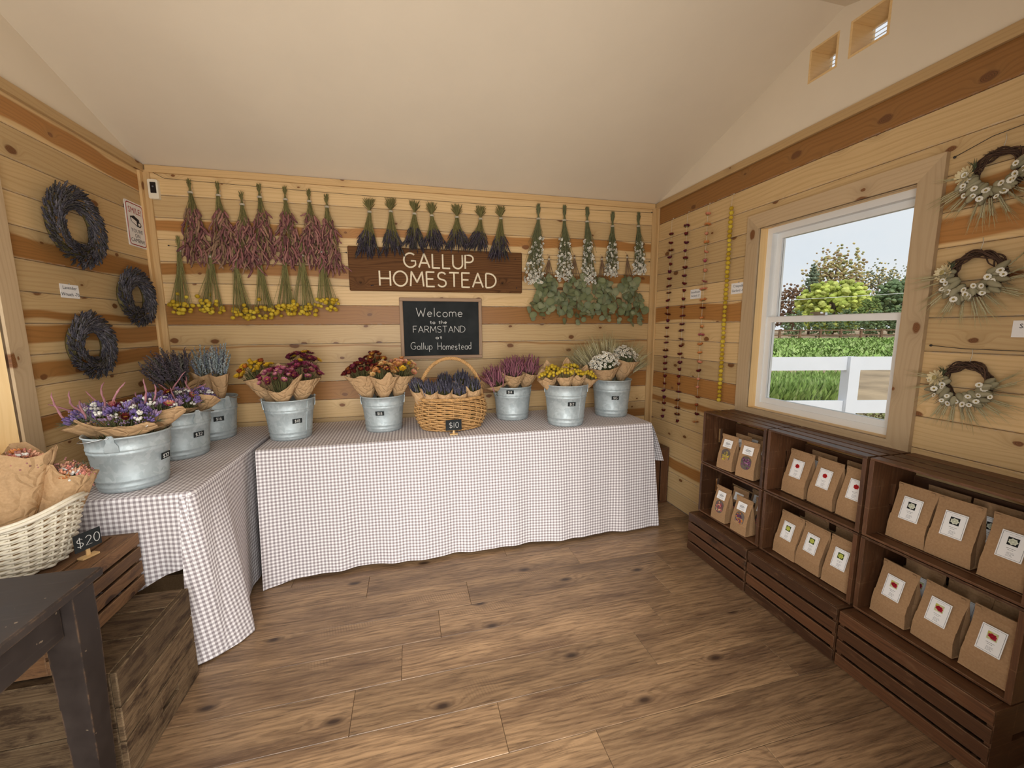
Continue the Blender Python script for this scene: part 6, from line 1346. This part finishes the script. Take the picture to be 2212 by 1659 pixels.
def vine_wreath(label, y, z, R, seed):
    rn = random.Random(seed); t = thing('grapevine_wreath', label, 'wreath', (W_-0.016, y, z), FACE_RIGHT)
    mb = MB(); a = np.linspace(0, 2*math.pi, 49)
    for k in range(15):
        p1, p2, o, f = rn.uniform(0, 6), rn.uniform(0, 6), rn.uniform(-1, 1), rn.uniform(-1, 1)
        rr = R+0.010*o+0.005*np.sin(3*a+p1)+0.004*np.sin(5*a+p2); mb.tube(np.stack([rr*np.cos(a), -0.002+0.010*f+0.005*np.sin(4*a+p2), rr*np.sin(a)], 1), rn.uniform(0.0016, 0.0026), 5, np.array((0.075, 0.042, 0.028))*rn.uniform(0.6, 1.4), cap=False)
    for k in range(16): b = rn.uniform(0, 3.3); p = np.array([R*math.cos(b), -0.006, R*math.sin(b)]); d = unit(np.array([math.cos(b), -0.4, math.sin(b)])+np.array([-math.sin(b), 0, math.cos(b)])*1.5); mb.tube([p, p+d*0.025], [0.0014, 0.0006], 4, (0.08, 0.05, 0.035))
    mb.build('vine_ring', 'plant', t)
    mb = MB(); mb.tube([(0, 0.004, R+0.008), (0.003, 0.008, R+0.04), (0.0, 0.010, R+0.058)], 0.0012, 4); mb.build('hanging_loop', 'string_white', t)
    P = lambda b, dr, y_: np.array([(R+dr)*math.cos(b), y_, (R+dr)*math.sin(b)])
    b0, b1 = math.radians(172), math.radians(372)                    # decorated arc: from the big flower round the bottom to the far side
    for k in range(26):
        b = b0+(b1-b0)*(k+rn.random())/26; d = unit(np.array([math.cos(b), -0.25, math.sin(b)])+np.array([-math.sin(b), 0, math.cos(b)])*rn.uniform(-.2, .9)); o = link('bunny_tail', TAIL[k % 3], t); orient(o, d, (0.0105, 0.0105, rn.uniform(0.018, 0.026)), P(b, rn.uniform(-0.012, 0.026), -0.020+rn.uniform(-.010, .004)))
    for k in range(15):
        b = b0+(b1-b0)*(k+rn.random())/15; d = unit(np.array([math.cos(b), -0.12, math.sin(b)])+np.array([-math.sin(b), 0, math.cos(b)])*(1.2*(k/15)-0.2)+np.array([0, 0, -0.25])); o = link('wheat_ear', WH[k % 2], t); l = rn.uniform(0.055, 0.075); orient(o, d, (l*0.85, l*0.85, l), P(b, 0.022, -0.010), rn.uniform(0, 6))
    for k in range(17):
        b = b0+(b1-b0-0.1)*(k+rn.random())/17; o = link('white_flower', AM, t); orient(o, unit((rn.uniform(-.5, .5), -1, rn.uniform(-.5, .5))), rn.uniform(0.0078, 0.0115), P(b, rn.uniform(-0.018, 0.034), -0.036+rn.uniform(-.006, .006)), rn.uniform(0, 6))
    o = link('large_flower', straw_mesh('ivory')[0], t); orient(o, unit((-0.25, -1, 0.15)), 0.031, P(b0, 0.008, -0.030))
    mb = MB()
    for k in range(26): b = b0-0.25+rn.uniform(-.2, .35); p = P(b, 0.0, -0.012); d = unit(np.array([-0.3, -0.3, 1.0])+np.array([rn.uniform(-.7, .7), 0, rn.uniform(-.4, .4)])); mb.tube([p, p+d*rn.uniform(.02, .035)], [0.0016, 0.0004], 3, (0.13, 0.15, 0.08), cap=False)
    for k in range(60): b = b0+(b1-b0)*rn.random(); p = P(b, 0.0, -0.010); d = unit(np.array([math.cos(b), -0.2, math.sin(b)])+np.array([rn.uniform(-.6, .6), 0, rn.uniform(-.6, .3)])); mb.tube([p, p+d*rn.uniform(.03, .06)], [0.0014, 0.0006], 3, np.array((0.30, 0.27, 0.17))*rn.uniform(.7, 1.2), cap=False)
    mb.build('greenery', 'plant', t, kind='stuff')
vine_wreath('topmost small grapevine wreath with white flowers and bunny tails', -2.032, 1.925, 0.064, 1)
vine_wreath('middle small grapevine wreath with white flowers beside the paper card', -2.012, 1.590, 0.066, 2)
vine_wreath('lowest small grapevine wreath with white flowers above the crates', -2.028, 1.200, 0.062, 3)

# ------------------------------------------------------------------ outside
GZ = -0.25
def sheet(name, x0, x1, y0, y1, z, mat, n=2):
    x, y = np.meshgrid(np.linspace(x0, x1, n), np.linspace(y0, y1, n), indexing='ij'); mb = MB(); mb.grid(np.stack([x, y, np.full_like(x, z)], -1)); return mb.mesh(name, mat, False)
struct('ground_outside', sheet('ground_outside', -90, 190, -120, 170, GZ-0.02, 'dirt'))
# plants are laid out in depth bands seen from the shed: field direction
fwd = np.array([_F[0], _F[1], 0]); fwd = unit(fwd); rgt = np.array([_R[0], _R[1], 0.0])
def gp(side, depth, z=GZ): return CAM*np.array([1, 1, 0])+rgt*side+fwd*depth+np.array([0, 0, z])
def field(name, label, pts_fn, n, h, spread, seed, cols):
    rn = random.Random(seed); mb = MB()
    for k in range(n):
        p = gp(*pts_fn(rn)); c = np.array(rn.choice(cols))*rn.uniform(0.7, 1.3); hh = h*rn.uniform(0.6, 1.1)
        for q in range(5): a = rn.uniform(0, 6.28); e = np.array([math.cos(a)*spread, math.sin(a)*spread, hh*rn.uniform(0.5, 1)]); w = np.array([-math.sin(a), math.cos(a), 0])*spread*0.28; mb.add([p-w*0.4, p+w*0.4, p+e*0.6+w, p+e*0.6-w, p+e], [(3, 2, 4)], [(0, 1, 2, 3)], c)
    o = mb.build(name, 'plant', None, kind='stuff'); tag(o, label, 'plants'); return o
GRN = ((0.24, 0.36, 0.10), (0.28, 0.40, 0.12), (0.20, 0.31, 0.08), (0.33, 0.43, 0.16))
field('crop_field', 'broad green crop field beyond the white fence', lambda r: (lambda d: (r.uniform(0.55, 1.05)*d, d))(r.uniform(16.5, 46)), 5200, 0.50, 0.40, 1, GRN)
field('crop_rows', 'dense green rows of plants just past the white fence', lambda r: (lambda d: (r.uniform(0.60, 0.815)*d, d))(r.uniform(8.9, 11.5)), 3600, 0.46, 0.13, 2, GRN)
field('roadside_grass', 'short dry grass verge around the fence posts', lambda r: (lambda d: (r.uniform(0.5, 1.1)*d, d))(r.uniform(5.7, 8.4)), 1500, 0.10, 0.07, 3, ((0.24, 0.26, 0.10), (0.30, 0.27, 0.13)))
# white rail fence
wf_ = thing('rail_fence', 'white two-rail fence just outside the window', 'fence', tuple(gp(4.6, 5.5)))
def fpart(name, s, z, ls, lz, ld, mat='fence_white'):
    mb = MB(); M = np.stack([rgt, fwd, np.array([0, 0, 1.0])], 1); mb.box(rgt*s+np.array([0, 0, z]), (ls/2, ld/2, lz/2), M); return mb.build(name, mat, wf_, smooth=False)
def zpx(u, v, d): return along(u, v, d)[2]
zt0, zt1 = zpx(1812, 800, 5.5)-GZ, zpx(1812, 771, 5.5)-GZ; zb0, zb1 = zpx(1780, 896, 5.5)-GZ, zpx(1780, 868, 5.5)-GZ
for k in (-1, 0, 1): fpart('post', 0.03+2.4*k, (zt1+0.0)/2, 0.145, zt1+0.004, 0.145)
for k in (-1, 0): fpart('rail', 0.03+2.4*k+1.2, (zt0+zt1)/2, 2.4-0.15, zt1-zt0, 0.045); fpart('rail', 0.03+2.4*k+1.2, (zb0+zb1)/2, 2.4-0.15, zb1-zb0, 0.045)
# far wooden fence
ff = thing('farm_fence', 'distant brown post and rail fence along the field edge', 'fence', tuple(gp(42, 52)))
M = np.stack([rgt, fwd, np.array([0, 0, 1.0])], 1)
for k in range(-8, 9): mb = MB(); mb.box(rgt*(k*2.6)+np.array([0, 0, 0.65]), (0.11, 0.11, 0.65), M); mb.build('post', 'brown_wood_fence', ff, smooth=False)
for z in (0.55, 1.15): mb = MB(); mb.box(np.array([0, 0, z]), (21, 0.05, 0.08), M); mb.build('rail', 'brown_wood_fence', ff, smooth=False)
# trees
CL = blob_T(7, 4, 0.35, 11)
def tree(name, label, side, depth, w, h, z0, cols, seed, trunk=True, loose=0.0, n=620, cone=False):
    rn = random.Random(seed); p = gp(side, depth); t = thing(name, label, 'tree', tuple(p)); mb = MB()
    for k in range(n):
        a, c = rn.uniform(0, 6.28), rn.uniform(-1, 1); q = (0.55+0.45*rn.random())*(1+loose*rn.uniform(-.4, .35)); s = math.sqrt(1-c*c); f = (1-0.75*(c+1)/2) if cone else 1.0
        e = np.array([w/2*q*s*math.cos(a)*f, w/2*q*s*math.sin(a)*f, z0+(h-z0)/2*(1+c*q)]); r = w*rn.uniform(0.026, 0.058)*(1-0.62*loose)*(0.8 if cone else 1); M = frame((rn.uniform(-1, 1), rn.uniform(-1, 1), 1)) @ np.diag([r, r, r*0.7])
        mb.put(CL, M, e, np.array(rn.choice(cols))*rn.uniform(0.7, 1.3))
    mb.build('crown', 'plant', t, smooth=False, kind='stuff')
    if trunk:
        mb = MB(); mb.tube([(0, 0, 0), (0, 0, h*0.5), (0.1, 0, h*0.85)], [w*0.04, w*0.028, w*0.01], 7, (0.12, 0.085, 0.06))
        for k in range(7): a = k*2.4; b = z0+(h-z0)*0.1*k*0.9; mb.tube([(0, 0, b), (w*0.32*math.cos(a), w*0.32*math.sin(a), b+(h-z0)*0.25)], [w*0.014, w*0.004], 5, (0.12, 0.085, 0.06))
        mb.build('trunk', 'plant', t)
def sd(u, d): return (u-1106)/FPX*d
def top(v, d): return zpx(1106, v, d)-GZ
LG = ((0.42, 0.47, 0.10), (0.48, 0.53, 0.14), (0.33, 0.40, 0.08)); DG = ((0.13, 0.19, 0.09), (0.17, 0.23, 0.11), (0.11, 0.165, 0.08)); AU = ((0.46, 0.38, 0.16), (0.52, 0.44, 0.22), (0.32, 0.32, 0.14), (0.38, 0.27, 0.15)); PG = ((0.19, 0.22, 0.14), (0.24, 0.25, 0.16)); RB = ((0.22, 0.13, 0.085), (0.26, 0.16, 0.10))
tree('broadleaf_tree', 'bright yellow-green rounded tree beyond the field', sd(1790, 70), 70, 11.2, top(610, 70), 0.4, LG, 1)
tree('autumn_tree', 'tall loose tree turning yellow behind the bright rounded tree', sd(1788, 84), 84, 10.5, top(545, 84), 3.0, AU, 2, loose=0.7, n=1300)
tree('conifer_tree', 'grey-green conifer beside the tall yellowing tree', sd(1742, 80), 80, 6.0, top(572, 80), 0.5, ((0.13, 0.17, 0.11), (0.17, 0.21, 0.14)), 3, cone=True, n=500)
tree('broadleaf_tree', 'dark green broad tree under the wire by the window edge', sd(1938, 68), 68, 9.0, top(605, 68), 0.3, DG, 4)
tree('broadleaf_tree', 'mid green tree between the bright tree and the dark one', sd(1868, 62), 62, 3.2, top(645, 63), 0.3, ((0.14, 0.21, 0.06), (0.18, 0.25, 0.08)), 5)
tree('broadleaf_tree', 'olive brown thin tree rising above the dark broad tree', sd(1880, 94), 94, 10, top(578, 94), 3.0, PG+AU[:1], 6, loose=0.8, n=900)
tree('broadleaf_tree', 'reddish brown shrubby tree beside the conifer', sd(1700, 97), 97, 8.0, top(618, 97), 0.3, RB, 7, loose=0.3)
tree('broadleaf_tree', 'pale bare-topped tree far beyond the dark broad tree', sd(1950, 98), 98, 9, top(585, 98), 3.0, PG, 8, loose=0.85, n=700)
for i, (u, v, w) in enumerate(((1710, 672, 7), (1770, 676, 7), (1825, 668, 6), (1880, 672, 7), (1940, 665, 7))):
    tree('hedge_bush', 'dark hedge bush behind the brown fence, %s from the reddish tree' % ORD[i], sd(u, 57.5+1.2*(i % 2)), 57.5+1.2*(i % 2), w*0.46, top(v, 57.5), 0.0, DG, 20+i, trunk=False, n=320)
pl = thing('outside_power_line', 'thin overhead wire crossing before the trees', 'wire', tuple(gp(sd(1800, 40), 40, 0.0))); mb = MB(); q0, q1 = along(1660, 651, 40)-np.array(gp(sd(1800, 40), 40, 0.0)), along(2010, 630, 40)-np.array(gp(sd(1800, 40), 40, 0.0))
mb.tube([q0+(q1-q0)*s for s in np.linspace(-1.5, 2.5, 12)], 0.022, 5); mb.build('wire_strand', 'vinyl_white', pl)
